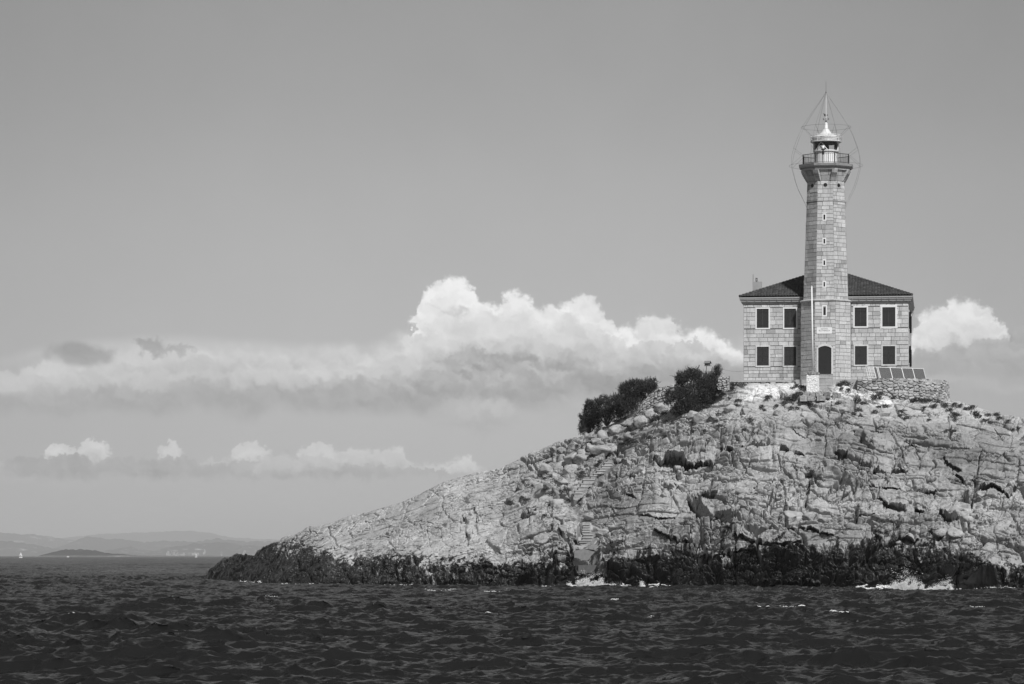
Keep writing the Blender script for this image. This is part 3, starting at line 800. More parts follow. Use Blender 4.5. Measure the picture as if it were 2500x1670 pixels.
FLIGHT_LOW = [(1414, 1449, 1318, 1326), (1422, 1451, 1311, 1317.5), (1424, 1452, 1304, 1310.5), (1421, 1440, 1297, 1302), (1422, 1439, 1291, 1296), (1423, 1439, 1285.5, 1290), (1424, 1438, 1280, 1284.5)]
FLIGHT_UP = [(1402, 1421, 1203, 1214), (1404, 1424, 1196, 1202), (1412, 1435, 1188, 1195.5), (1418, 1446, 1179, 1187), (1424, 1452, 1170, 1178), (1442, 1466, 1161, 1169), (1450, 1470, 1155, 1160.5), (1457, 1478, 1148, 1154), (1464, 1488, 1142, 1147.5), (1470, 1496, 1136, 1141.5), (1476, 1494, 1128, 1135)]
trench = np.zeros_like(PX)
for x0, x1, y0, y1 in FLIGHT_LOW + FLIGHT_UP + [(1404, 1466, 1336, 1374), (1410, 1472, 1374, 1392)]:
    dx_ = np.maximum(np.maximum(x0 - PX, PX - x1), 0); dy_ = np.maximum(np.maximum(y0 - 3 - PY, PY - y1 - 3), 0)
    trench = np.maximum(trench, np.clip(1.5 - np.hypot(dx_, dy_) / 5.0, 0, 1))
BX = (PX - CX) / F * YY; BZ = HC + (HY - PY) / F * YY; BY = YY
dip = np.where(PX > 1350, 0.22, -0.10)
X, Yb, Z = BX.astype(np.float32), BY.astype(np.float32), BZ.astype(np.float32)
tt_ = Z + 0.33 * (Yb - 250)
wx = 1.5 * fbm(X / 4.0, tt_ / 4.0, X * 0, 4, 0.55, 101); wy = 1.2 * fbm(X / 4.0, tt_ / 4.0, X * 0, 4, 0.55, 202)
s1 = X + wx; t1 = tt_ + wy + dip * X
left = np.clip((1330 - PX) / 160, 0, 1).astype(np.float32)
upper = np.clip((1075 - PY) / 60, 0, 1).astype(np.float32) * np.clip((PX - 1330) / 60, 0, 1).astype(np.float32)
amp = (1 - 0.72 * left) * (1 - 0.45 * upper)
disp = np.zeros_like(X)
disp += 0.95 * fbm(X / 8.0, tt_ / 6.0, X * 0, 3, 0.5, 7) * amp
def gaps(seed, sx_, sy_, lo=-0.25, hi=0.15):      # where joints are open
    return np.clip((fbm(X / sx_, tt_ / sy_, X * 0, 2, 0.5, seed) - lo) / (hi - lo), 0, 1)
zone = np.clip(0.5 + 1.9 * fbm((X + wx) / 7.5, tt_ / 4.5, X * 0, 3, 0.5, 951), 0.06, 1.25).astype(np.float32)    # slabs and broken ground
f1, f2, cid, ox, oy = worley(s1 / 6.5, (t1 + 0.10 * X) / 2.7, 11)
ledge = np.clip((oy + 0.5), 0, 1)
disp += amp * (1.5 * (cid - 0.5) + (frac(cid * 57.3) - 0.5) * ox * 1.6 + (frac(cid * 13.7) - 0.05) * oy * 1.9)
disp -= amp * 1.2 * np.exp(-((f2 - f1) / 0.028) ** 2) * gaps(801, 5, 3)
f1, f2, cid2, ox, oy = worley(s1 / 2.3 + 3.3, t1 / 1.15 + 8.1, 21)
a2 = amp * zone
disp += a2 * (0.46 * (cid2 - 0.5) + (frac(cid2 * 57.3) - 0.5) * ox * 0.8 + (frac(cid2 * 13.7) - 0.18) * oy * 1.0)
disp -= (0.60 * amp * np.clip(zone, .35, 1) + 0.10 * left) * np.exp(-((f2 - f1) / 0.045) ** 2) * gaps(811, 3, 2)
f1, f2, cid, ox, oy = worley(s1 / 0.70 + 1.3, t1 / 0.45 + 2.1, 41)
a3 = (0.25 + 0.60 * amp + 0.5 * upper) * np.clip(zone, .12, 1.3)
disp += a3 * (0.17 * (cid - 0.5) + (frac(cid * 57.3) - 0.5) * ox * 0.24 + (frac(cid * 13.7) - 0.40) * oy * 0.22)
disp -= a3 * 0.24 * np.exp(-((f2 - f1) / 0.09) ** 2) * gaps(821, 2, 1.4)
# winding fissures
for sc_, dp_, wd_, sd_ in ((3.4, 0.95, 0.022, 881), (1.5, 0.5, 0.034, 891), (0.8, 0.26, 0.05, 895)):
    z_ = fbm((X + 0.5 * wx) / sc_, (tt_ + dip * X) / (sc_ * .62), X * 0, 3, 0.5, sd_)
    disp -= (0.3 + 0.7 * amp) * np.clip(.3 + .8 * zone, .3, 1) * dp_ * np.exp(-(z_ / wd_) ** 2) * gaps(sd_ + 3, sc_ * 1.6, sc_, -.1, .2)
# bedding: broken, dipping ledges
bed = tt_ * 1.0 + dip * X * 1.6 + 0.5 * wy
def beds(sp, a, seed, cutoff):
    k = np.floor(bed / sp + 0.35 * wx)
    ph = frac(bed / sp + 0.35 * wx)
    on = hsh(k, np.floor(X / (sp * 5) + hsh(k, k * 0, k * 0, seed) * 3), k * 0, seed + 1)
    return a * on * ph ** 1.3 * (on > cutoff)
disp += amp * beds(1.3, 0.30, 61, .6) + (0.5 + 0.5 * amp) * beds(0.46, 0.10, 71, .45)
# long joints: along the bedding and across it
def joints(c, sp, wdt, dep_, seed, lo, hi):
    c = c / sp + 0.35 * fbm(X / 3.5, tt_ / 3.0, X * 0, 3, .5, seed)
    k = np.floor(c + .5)
    d_ = np.abs(c - k) * sp
    on = fbm(X / 6.0 + k * 3.7, tt_ / 5.0 + k * 1.9, k * 7.3, 2, .5, seed + 5)
    return dep_ * np.exp(-(d_ / wdt) ** 2) * np.clip((on - lo) / (hi - lo), 0, 1)
jam = (0.10 + 0.90 * amp)
disp -= jam * joints(tt_ + dip * X * 1.4 + .3 * wy, 1.9, .075, .75, 971, -.12, .10)
disp -= jam * joints(tt_ + dip * X * 1.7 + .3 * wy, .8, .045, .35, 975, 0.0, .2)
disp -= jam * joints(X + .35 * tt_ + .3 * wx, 3.1, .085, .75, 981, 0.02, .22)
disp -= jam * joints(X - .5 * tt_ + .3 * wx, 1.5, .05, .35, 985, .10, .28)
disp += (0.10 * amp + 0.02) * np.clip(0.6 + fbm(X / 3, tt_ / 2, X * 0, 2, .5, 83), .1, 1.4) * fbm(X / 0.6, Yb / 0.9, Z / 0.45, 4, 0.6, 81, True)
disp += 0.022 * fbm(X / 0.17, Yb / 0.3, Z / 0.14, 2, 0.6, 85)
# pitted, knobbly surf belt
wl = (col(WETLINE, pxs) + 30 * fbm(pxs / 95, pxs * 0, pxs * 0, 4, .6, 41))[None, :]
belt = np.clip((PY - wl + 6) / 18, 0, 1).astype(np.float32)
bf1, bf2, bcid, box_, boy_ = worley((X + .4 * wx) / 1.5, Z / 1.1 + .4 * wy, 131)
disp += belt * (0.48 * fbm(X / 0.8, Yb / 1.5, Z / 0.9, 5, 0.62, 111, True) + 0.5 * fbm(X / 2.6, Yb / 2, Z / 2.2, 2, 0.5, 115) + (.15 + .45 * bcid) * (0.6 - bf1) + (frac(bcid * 57.3) - 0.5) * box_ * .8 - 0.35 * np.exp(-((bf2 - bf1) / .10) ** 2))
smooth_path = np.clip(1 - 0.8 * np.maximum(gul ** 4, gul2 ** 4 * 0.8), 0, 1)
disp *= smooth_path * (1 - trench)
# keep the crest where it is
keep = np.clip((1 - QQ) / 0.05, 0, 1); keep = 0.30 + 0.70 * keep
disp *= keep
foot_keep = np.clip(QQ / 0.03, 0.3, 1)
disp *= foot_keep
VX = X; VY = Yb - 0.80 * disp; VZ = Z + 0.60 * disp
# attributes
def region(cx_, cy_, rx_, ry_): return np.exp(-((PX - cx_) / rx_) ** 2 - ((PY - cy_) / ry_) ** 2)
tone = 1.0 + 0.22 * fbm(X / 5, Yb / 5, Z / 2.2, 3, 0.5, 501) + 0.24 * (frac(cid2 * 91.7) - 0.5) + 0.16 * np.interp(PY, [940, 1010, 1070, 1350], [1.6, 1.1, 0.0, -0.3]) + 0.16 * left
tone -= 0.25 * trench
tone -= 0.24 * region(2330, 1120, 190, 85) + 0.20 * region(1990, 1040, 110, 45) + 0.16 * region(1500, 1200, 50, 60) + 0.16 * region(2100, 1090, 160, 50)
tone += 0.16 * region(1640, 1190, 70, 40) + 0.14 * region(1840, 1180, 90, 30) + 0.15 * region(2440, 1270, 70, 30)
wet = np.clip(0.5 + (PY - wl) / (70.0 + 45.0 * fbm(X / 4, tt_ / 4, X * 0, 2, .5, 47)), -0.8, 1.8)
wash = np.zeros_like(X)
for cx_, cy_, rx_, ry_ in [(1870, 956, 62, 15), (1925, 950, 40, 10), (2058, 962, 26, 16), (2090, 968, 30, 12), (2135, 968, 22, 20), (2160, 985, 30, 10), (1840, 968, 30, 8), (2030, 978, 22, 8)]:
    wash = np.maximum(wash, np.clip(1.5 - 1.2 * np.hypot((PX - cx_) / rx_, (PY - cy_) / ry_), 0, 1))
wash *= (belt < 0.1)
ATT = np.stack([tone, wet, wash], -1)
# under water and the hidden back
def rowcat(a, b): return np.concatenate([a, b], 0)
und = []
for k, z in enumerate((-0.5, -1.8)):
    und.append((VX[0], VY[0] - 0.15 * (k + 1), np.full(NC, z)))
plat = np.clip(np.minimum(pxs - 1700, 2480 - pxs) / 90, 0, 1)
bk = []
for s in np.linspace(0, 1, 42)[1:]:
    flat = 34 * plat + 3 * (1 - plat)
    run = 26.0 * np.clip(VZ[-1] / 12, 0.15, 1.2) + flat
    yb_ = VY[-1] + run * s
    dd = np.clip((run * s - flat) / (run - flat), 0, 1)
    zb_ = VZ[-1] * (1 - dd ** 1.5) - 1.5 * dd
    nz = 0.5 * fbm(VX[-1] / 3.0, yb_ / 3.0, VX[-1] * 0, 3, 0.5, 601) * np.clip(s * 6, 0, 1) * np.clip(1 - plat, 0.1, 1)
    bk.append((VX[-1] / VY[-1] * yb_, yb_, zb_ + nz))
AX = np.concatenate([np.stack([u[0] for u in und[::-1]]), VX, np.stack([b[0] for b in bk])]); AY = np.concatenate([np.stack([u[1] for u in und[::-1]]), VY, np.stack([b[1] for b in bk])]); AZ = np.concatenate([np.stack([u[2] for u in und[::-1]]), VZ, np.stack([b[2] for b in bk])])
n_b = len(bk)
AT = np.concatenate([ATT[:1], ATT[:1], ATT, np.repeat(ATT[-1:], n_b, 0)], 0)
NR = AX.shape[0]
idx = np.arange(NR * NC).reshape(NR, NC)
quads = np.stack([idx[:-1, :-1], idx[:-1, 1:], idx[1:, 1:], idx[1:, :-1]], -1).reshape(-1, 4)
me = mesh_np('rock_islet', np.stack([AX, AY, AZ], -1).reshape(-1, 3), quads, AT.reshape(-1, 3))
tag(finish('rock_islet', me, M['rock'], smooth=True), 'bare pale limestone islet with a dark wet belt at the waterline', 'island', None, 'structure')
TX, TY, TZ = VX.ravel(), VY.ravel(), VZ.ravel()
TPX = CX + F * TX / TY; TPY = HY - F * (TZ - HC) / TY
def terrain(px, py, r=3.0):
    d = (TPX - px) ** 2 + (TPY - py) ** 2
    near = np.where(d < r * r)[0]
    if len(near) == 0:
        k = int(np.argmin(d))
    else:
        k = int(near[np.argmin(TY[near])])
    return Vector((float(TX[k]), float(TY[k]), float(TZ[k])))

# ================================================================== LIGHTHOUSE
A_ROT = math.radians(-7.34)
HU = Vector((math.cos(A_ROT), math.sin(A_ROT), 0)); HN = Vector((math.sin(A_ROT), -math.cos(A_ROT), 0)); UP = Vector((0, 0, 1))
HO = Vector((25.5, 273.0, 16.58))
HW, HD = 6.65, 14.0
def H(u, w, z): return HO + HU * u + HN * w + UP * z
def loc(px, py, w):
    rx = (px - CX) / F
    Yv = (w + HO.x * HN.x + HO.y * HN.y) / (rx * HN.x + HN.y)
    d = Vector((rx * Yv, Yv, 0)) - Vector((HO.x, HO.y, 0))
    return d.dot(HU), HC + (HY - py) / F * Yv - HO.z
LH = empty('lighthouse', HO, 'tall octagonal stone lighthouse tower rising from a two-storey keepers house on the islet', 'lighthouse')

def masonry(mb, org, du, dn, height, lo, hi, openings, seed, ch=(0.25, 0.37), sl=(0.36, 0.88), gap=0.028, proud=0.03):
    """courses of dressed blocks: org + du*s + up*v + dn*proud, between lo(v) and hi(v); openings (s0,s1,v0,v1)"""
    r = random.Random(seed)
    breaks = sorted({0.0, height} | {min(max(o[2], 0), height) for o in openings} | {min(max(o[3], 0), height) for o in openings})
    courses = []
    for a, b in zip(breaks[:-1], breaks[1:]):
        if b - a < 0.02: continue
        n = max(1, round((b - a) / (sum(ch) / 2)))
        hs = [r.uniform(*ch) for _ in range(n)]
        k = (b - a) / sum(hs)
        v = a
        for h in hs:
            courses.append((v, v + h * k)); v += h * k
    for va, vb in courses:
        l0, h0 = max(lo(va), lo(vb)), min(hi(va), hi(vb))
        cuts = [(l0, h0)]
        for s0, s1, v0, v1 in openings:
            if v0 < vb - 1e-4 and v1 > va + 1e-4:
                nc = []
                for a, b in cuts:
                    if s1 <= a or s0 >= b: nc.append((a, b)); continue
                    if s0 > a: nc.append((a, s0))
                    if s1 < b: nc.append((s1, b))
                cuts = nc
        for a, b in cuts:
            s = a
            first = True
            while s < b - 0.01:
                L = r.uniform(*sl) * (0.6 if first else 1)
                e = s + L
                if b - e < 0.3: e = b
                full_l, full_r = s <= l0 + 1e-6, e >= h0 - 1e-6
                sa = [lo(va), lo(vb)] if full_l else [s + gap / 2] * 2
                sb = [hi(va), hi(vb)] if full_r else [e - gap / 2] * 2
                z0, z1 = va + gap / 2, vb - gap / 2
                pr = proud + r.uniform(-0.008, 0.012)
                q = [org + du * sa[0] + UP * z0, org + du * sb[0] + UP * z0, org + du * sb[1] + UP * z1, org + du * sa[1] + UP * z1]
                tone = r.gauss(1.0, 0.09)
                if r.random() < 0.10: tone *= 0.72
                mb.hexa([p - dn * 0.02 for p in q] + [p + dn * pr for p in q], min(max(tone, 0.55), 1.35))
                s = e
                first = False
def ring_masonry(name, pts_lo, pts_hi, z0, z1, openings_by_face, seed, parent, backing=True, ch=(0.25, 0.37)):
    """prism with n faces tapering from pts_lo to pts_hi (lists of (u,w)), dressed in blocks"""
    mb = MB()
    n = len(pts_lo)
    for i in range(n):
        a0, b0 = Vector((*pts_lo[i], 0)), Vector((*pts_lo[(i + 1) % n], 0))
        a1, b1 = Vector((*pts_hi[i], 0)), Vector((*pts_hi[(i + 1) % n], 0))
        A0, B0, A1, B1 = H(a0.x, a0.y, z0), H(b0.x, b0.y, z0), H(a1.x, a1.y, z1), H(b1.x, b1.y, z1)
        du = (B0 - A0).normalized()
        mid0, mid1 = (A0 + B0) / 2, (A1 + B1) / 2
        upv = (mid1 - mid0)
        hgt = z1 - z0
        wd0, wd1 = (B0 - A0).length, (B1 - A1).length
        nrm = du.cross(UP).normalized()
        # blocks follow the batter: shear the course origin with height
        sub = MB()
        lo = lambda v, a=wd0, b=wd1: -(a + (b - a) * v / hgt) / 2
        hi = lambda v, a=wd0, b=wd1: (a + (b - a) * v / hgt) / 2
        masonry(sub, mid0, du, nrm, hgt, lo, hi, openings_by_face.get(i, []), seed + i, ch)
        k = (upv - UP * upv.dot(UP)) / hgt
        sub.v = [tuple(Vector(p) + k * (p[2] - mid0.z)) for p in sub.v]
        b = len(mb.v)
        mb.v += sub.v; mb.f += [tuple(b + j for j in f) for f in sub.f]; mb.t += sub.t
        mb.add([A0, B0, B1, A1], [(0, 1, 2, 3)], 0.30)           # mortar behind the blocks
    return mb.build(name, M['stone'], parent)

# ---- keepers house
def rect_pts(u0, u1, w0, w1): return [(u0, w1), (u1, w1), (u1, w0), (u0, w0)]
WIN = [(1844.1, 1880.0, 750.8, 803.9, 'plain'), (1911.2, 1947.0, 750.4, 803.7, 'plain'), (1844.5, 1880.4, 843.5, 896.0, 'ledged'), (1911.0, 1947.3, 843.5, 896.0, 'ledged'),
       (2083.0, 2119.4, 747.5, 800.2, 'boarded'), (2150.6, 2189.3, 746.8, 800.6, 'boarded'), (2083.8, 2120.0, 841.7, 893.8, 'double'), (2151.6, 2188.8, 841.7, 892.8, 'double')]
front_open = []
wins = []
for x0, x1, y0, y1, st in WIN:
    u0, z1 = loc(x0, y0, 0.04); u1, z0 = loc(x1, y1, 0.04)
    wins.append((u0, u1, z0, z1, st))
    front_open.append((u0 + 0.02, u1 - 0.02, z0 + 0.02, z1 - 0.02))
WALL_TOP = 6.55
side_win = [(3.3, 4.3, 1.5, 3.1), (9.0, 10.0, 1.5, 3.1), (3.3, 4.3, 4.3, 5.9), (9.0, 10.0, 4.3, 5.9)]
base_pts = rect_pts(-HW, HW, -HD, 0)
wall = ring_masonry('house_wall', base_pts, base_pts, -1.2, WALL_TOP, {0: [(a, b, c + 1.2, d + 1.2) for a, b, c, d in front_open]}, 40, LH)
wall['label'] = 'dressed stone wall of the keepers house'
def window(u0, u1, z0, z1, style, org=None, du=None, dn=None, rough=False):
    """stone surround with closed shutters set back in it"""
    g = (lambda u, w, z: H(u, w, z)) if org is None else (lambda u, w, z: org + du * u + dn * w + UP * z)
    fr = MB()
    fw = 0.115
    def bar(a0, a1, b0, b1, tone=1.1, w1=0.075):
        o = g(a0, -0.02, b0)
        fr.box(o, g(a1, -0.02, b0) - o, g(a0, w1, b0) - o, g(a0, -0.02, b1) - o, tone)
    if rough:                                        # crumbling white render round the frame
        rr = random.Random(5)
        for k in range(46):
            tpar = k / 46 * 4
            e = 0.07
            su, sv = (u1 - u0), (z1 - z0)
            cu, cz = [(u0 + su * (tpar % 1), z1), (u1, z0 + sv * (tpar % 1)), (u0 + su * (tpar % 1), z0), (u0, z0 + sv * (tpar % 1))][int(tpar)]
            w_ = rr.uniform(.05, .10)
            bar(cu - w_, cu + w_, cz - w_ * .9, cz + w_ * .9, 1.15, 0.050 + rr.uniform(0, .012))
    bar(u0, u1, z1 - fw, z1); bar(u0, u1, z0, z0 + fw)
    bar(u0, u0 + fw, z0 + fw, z1 - fw, 1.05); bar(u1 - fw, u1, z0 + fw, z1 - fw, 1.05)
    o_ = fr.build('window', M['trim'] if style in ('ledged', 'double') else M['whitetrim'], LH)
    nleaf = 2
    a, b, c, d = u0 + fw, u1 - fw, z0 + fw, z1 - fw
    for k in range(nleaf):
        s = MB()
        l0 = a + (b - a) * k / nleaf + 0.006; l1 = a + (b - a) * (k + 1) / nleaf - 0.006
        def pl(p0, p1, q0, q1, w0, w1):
            o = g(p0, w0, q0); s.box(o, g(p1, w0, q0) - o, g(p0, w1, q0) - o, g(p0, w0, q1) - o)
        if style == 'boarded' or style == 'plain':
            nb = 4
            for j in range(nb):
                pl(l0 + (l1 - l0) * j / nb + 0.004, l0 + (l1 - l0) * (j + 1) / nb - 0.004, c + .008, d - .008, -0.01, 0.018)
            for zz in (0.18, 0.82) if style == 'boarded' else (0.14, 0.86):
                zc = c + (d - c) * zz
                pl(l0, l1, zc - .04, zc + .04, 0.018, 0.032)
        else:
            pl(l0, l1, c + .008, d - .008, -0.01, 0.012)
            rails = (0.03, 0.5, 0.88) if style == 'double' else (0.16, 0.5, 0.86)
            for zz in rails:
                zc = c + (d - c) * zz
                pl(l0, l1, zc - .03, zc + .03, 0.012, 0.026)
            for uu in (l0, l1 - .05):
                pl(uu, uu + .05, c + .008, d - .008, 0.012, 0.023)
        s.build('shutter', M['shutter'], o_)
    return o_
for i, w in enumerate(wins):
    window(*w, rough=(i == 5))
# windows of the right flank, one shutter standing open
for (s0, s1, za, zb) in side_win:
    window(s0, s1, za, zb, 'double', H(HW, 0, 0), -HN, HU)
    sh = MB()
    o = H(HW + 0.05, -s0 + 0.0, za + .1)
    sh.box(o, HU * 0.16 + HN * 0.45, HN * -0.03, UP * (zb - za - .2))
    sh.build('shutter', M['shutter'], LH)
# cornice, gutter
cr = MB()
for e, z0, z1, tn in ((0.09, 6.28, 6.38, 0.9), (0.16, 6.38, 6.455, 0.85)):
    o = H(-HW - e, e, z0); cr.box(o, HU * (2 * HW + 2 * e), HN * -(HD + 2 * e), UP * (z1 - z0), tn)
cr.build('cornice', M['trim'], LH)
gt = MB()
for e, z0, z1 in ((0.24, 6.455, 6.60), (0.31, 6.602, 6.72), (0.36, 6.722, 6.83)):
    o = H(-HW - e, e, z0); gt.box(o, HU * (2 * HW + 2 * e), HN * -(HD + 2 * e), UP * (z1 - z0))
for k in range(22):                                   # gutter brackets
    u = -HW + 2 * HW * (k + .5) / 22
    o = H(u, 0.30, 6.56); gt.box(o, HU * .03, HN * 0.075, UP * .285)
gt.build('gutter', M['gutter'], LH)
# pantiled hip roof
RE, RZ, RP = 0.33, 6.86, 2.78
def roof_slope(mb, e0, e1, apex0, apex1):
    """tiles between an eave and its apex: barrel rows and lapping courses"""
    e0, e1, a0, a1 = [Vector(p) for p in (e0, e1, apex0, apex1)]
    du = (e1 - e0).normalized(); L = (e1 - e0).length
    am = (a0 + a1) / 2; em = (e0 + e1) / 2
    dv = am - em; dv = dv - du * dv.dot(du); SL = dv.length; dv.normalize()
    nr = du.cross(dv).normalized()
    if nr.z < 0: nr = -nr
    ncol = int(L / 0.235); nrow = int(SL / 0.36)
    us = np.linspace(0, L, ncol * 6 + 1)
    vs = []
    for r_ in range(nrow):
        vs += [r_ / nrow, (r_ + 0.5) / nrow, (r_ + 0.985) / nrow]
    vs = np.array(vs + [1.0])
    Ug, Vg = np.meshgrid(us, vs)
    jit = hsh(np.floor(Ug / L * ncol), np.floor(Vg * nrow), Ug * 0, 77)
    hgt = 0.06 * np.abs(np.sin(np.pi * Ug / L * ncol)) ** 0.7 + 0.055 * (1 - frac(np.clip(Vg * nrow, 0, nrow - 1e-4))) + 0.02 * jit
    la = (a0 - e0).dot(du); lb = (a1 - e0).dot(du)
    lo = la * Vg; hi = L + (lb - L) * Vg
    Uc = np.clip(Ug, lo, hi)
    pts = np.array(e0)[None, None, :] + Uc[..., None] * np.array(du) + (Vg * SL)[..., None] * np.array(dv) + hgt[..., None] * np.array(nr)
    r_, c_ = Ug.shape
    b = len(mb.v)
    mb.v += [tuple(p) for p in pts.reshape(-1, 3).tolist()]
    mb.t += (0.7 + 0.6 * jit).ravel().tolist()
    for i in range(r_ - 1):
        for j in range(c_ - 1):
            if min(Uc[i, j + 1] - Uc[i, j], 1) > 1e-6 or Uc[i + 1, j + 1] - Uc[i + 1, j] > 1e-6:
                mb.f.append((b + i * c_ + j, b + i * c_ + j + 1, b + (i + 1) * c_ + j + 1, b + (i + 1) * c_ + j))
rf = MB()
c_ = [H(-HW - RE, RE, RZ), H(HW + RE, RE, RZ), H(HW + RE, -HD - RE, RZ), H(-HW - RE, -HD - RE, RZ)]
ap = [H(0, -HD / 2 - 0.2, RZ + RP), H(0, -HD / 2 + 0.2, RZ + RP)]
roof_slope(rf, c_[0], c_[1], ap[1], ap[1]); roof_slope(rf, c_[1], c_[2], ap[1], ap[0])
roof_slope(rf, c_[2], c_[3], ap[0], ap[0]); roof_slope(rf, c_[3], c_[0], ap[0], ap[1])
for i in range(4):                                    # hip tiles
    a, b = c_[i], ap[1] if i < 2 else ap[0]
    n = int((b - a).length / 0.38)
    for k in range(n):
        p, q = a.lerp(b, k / n), a.lerp(b, (k + 1.08) / n)
        rf.tube([p + UP * .07, q + UP * .05], [0.115, 0.085], 8, random.uniform(.7, 1.3))
roof = rf.build('roof', M['tile'], LH)
# chimney at the back left
ch = MB()
cu0, cz1 = loc(1840.2, 687.5, -11.0); cu1, _ = loc(1859.2, 700, -11.0)
ch.box(H(cu0, -11.0, 6.9), HU * (cu1 - cu0), HN * -0.7, UP * (cz1 - 6.9))
chim = ch.build('chimney', M['plaster'], roof)
cp = MB()
a0, z_ = loc(1844.6, 678.5, -11.2); a1, zb_ = loc(1849, 687.3, -11.2)
cp.box(H(a0, -11.2, zb_), HU * 0.045, HN * -.22, UP * (z_ - zb_)); cp.box(H(a0 + .045, -11.2, zb_), HU * (a1 - a0 - .045), HN * -.22, UP * 0.06)
cp.box(H(a1 - .05, -11.25, zb_ + .06), HU * 0.05, HN * -.12, UP * (z_ - zb_ - .1)); cp.box(H(a0 + .045, -11.25, z_ - .05), HU * (a1 - a0 - .04), HN * -.12, UP * .05)
cp.build('chimney_cap', M['iron'], chim)
ms = MB()
u_, z_ = loc(1838.6, 669.5, -10.9)
ms.tube([H(u_, -10.9, 7.0), H(u_, -10.9, z_)], 0.02, 6)
ms.build('mast', M['wire'], chim)
dp = MB()
u_, z_ = loc(2076.3, 736, 0.12)
dp.tube([H(u_, .12, -0.4), H(u_, .12, z_ - .1), H(u_, .26, z_ + .08)], 0.068, 8)
for k in range(4):
    dp.tube([H(u_, .12, 0.8 + k * 1.5), H(u_, .12, 0.88 + k * 1.5)], 0.085, 8)
dp.build('drainpipe', M['iron'], LH)
dp = MB()
u_, z_ = HW + 0.08, 6.5
dp.tube([H(u_ + .25, -HD + .2, z_), H(u_ + .02, -HD + .3, z_ - .5), H(u_, -HD + .3, -0.4)], 0.045, 8)
dp.build('drainpipe', M['gutter'], LH)

# ---- tower
TW = 0.30
TU, _ = loc(2014.6, 830, 2.2)
def octo(A):
    R = A / math.cos(math.pi / 8)
    return [(TU + R * math.sin(math.radians(a)), TW + R * math.cos(math.radians(a))) for a in (-22.5, 22.5, 67.5, 112.5, 157.5, 202.5, 247.5, 292.5)]
_, zbelt = loc(2014, 735, 2.27)
_, zcorb = loc(2014, 441, 1.8)
A_BASE0, A_BASE1, A_LO, A_HI = 2.00, 1.955, 1.765, 1.455
def A_at(z):
    return A_BASE0 + (A_BASE1 - A_BASE0) * z / zbelt if z < zbelt else A_LO + (A_HI - A_LO) * (z - zbelt) / (zcorb - zbelt)
def front_rect(px0, px1, py0, py1):
    w = TW + 1.9
    for _ in range(3):
        u0, z1 = loc(px0, py0, w); u1, z0 = loc(px1, py1, w)
        w = TW + A_at((z0 + z1) / 2)
    return u0, u1, z0, z1, w
DOOR = front_rect(1993.2, 2034.3, 839.5, 913)
slits = [front_rect(2007.0, 2019.2, 745, 772.5), front_rect(2007.8, 2017.4, 521.5, 539), front_rect(2007.9, 2017.3, 581, 597.2), front_rect(2007.9, 2017.2, 633.5, 649.9), front_rect(2007.9, 2017.1, 686, 702.3)]
SIGN = front_rect(1993.9, 2031.4, 799.4, 814.6)
def op(r, z0): return (r[0] - TU + .01, r[1] - TU - .01, r[2] - z0 + .01, r[3] - z0 - .01)
ring_masonry('tower_base', octo(A_BASE0), octo(A_BASE1), -0.9, zbelt, {0: [op((DOOR[0] + .03, DOOR[1] - .03, DOOR[2] - .2, DOOR[3] - .16, 0), -0.9), op(slits[0], -0.9), op(SIGN, -0.9)]}, 90, LH)
holes_z = [loc(2013, 451.5, 1.78)[1]]
hz = holes_z[0]
ring_masonry('tower_shaft', octo(A_LO), octo(A_HI), zbelt + .14, zcorb, {0: [op(s, zbelt + .14) for s in slits[1:]]}, 120, LH, ch=(0.27, 0.38))
def octo_band(mb, A0, A1, z0, z1, tone=1.0):
    p, q = octo(A0), octo(A1)
    b = len(mb.v)
    mb.v += [tuple(H(u, w, z0)) for u, w in p] + [tuple(H(u, w, z1)) for u, w in q]
    mb.t += [tone] * 16
    for i in range(8):
        j = (i + 1) % 8
        mb.f.append((b + i, b + j, b + 8 + j, b + 8 + i))
    mb.f.append(tuple(b + i for i in range(8))[::-1]); mb.f.append(tuple(b + 8 + i for i in range(8)))
bl_ = MB()
octo_band(bl_, A_BASE1 + .04, A_BASE1 + .13, zbelt - .02, zbelt + .05, .95)
octo_band(bl_, A_BASE1 + .13, A_BASE1 + .12, zbelt + .052, zbelt + .11, .9)
octo_band(bl_, A_BASE1 + .10, A_LO + .03, zbelt + .112, zbelt + .20, .85)
octo_band(bl_, A_BASE1 + .034, A_BASE1 + .05, zbelt - .50, zbelt - .44, .8)
bl_.build('belt_course', M['stone'], LH)
_, zl = loc(2014, 491, 1.8)
bb = MB()
octo_band(bb, A_at(zl) + .05, A_at(zl) + .075, zl - .03, zl + .03, .6)
bb.build('string_course', M['stone'], LH)
# slit windows: white surround and dark glass
for i, (u0, u1, z0, z1, w) in enumerate(slits):
    s = MB()
    fw = 0.085 if i else 0.10
    tilt = lambda z: TW + A_at(z)
    def bar(a0, a1, b0, b1):
        q = [H(a0, tilt(b0) - .03, b0), H(a1, tilt(b0) - .03, b0), H(a1, tilt(b1) - .03, b1), H(a0, tilt(b1) - .03, b1)]
        s.hexa(q + [p + HN * .085 for p in q])
    bar(u0, u1, z1 - fw, z1); bar(u0, u1, z0, z0 + fw); bar(u0, u0 + fw, z0 + fw, z1 - fw); bar(u1 - fw, u1, z0 + fw, z1 - fw)
    if i < 2: bar(u0 - .05, u1 + .05, z1 + .06, z1 + .10)
    so = s.build('slit_window', M['white'], LH)
    pn = MB()
    q = [H(u0 + fw, tilt(z0) + .005, z0 + fw), H(u1 - fw, tilt(z0) + .005, z0 + fw), H(u1 - fw, tilt(z1) + .005, z1 - fw), H(u0 + fw, tilt(z1) + .005, z1 - fw)]
    pn.hexa([p - HN * .02 for p in q] + q)
    pn.build('pane', M['dark'], so)
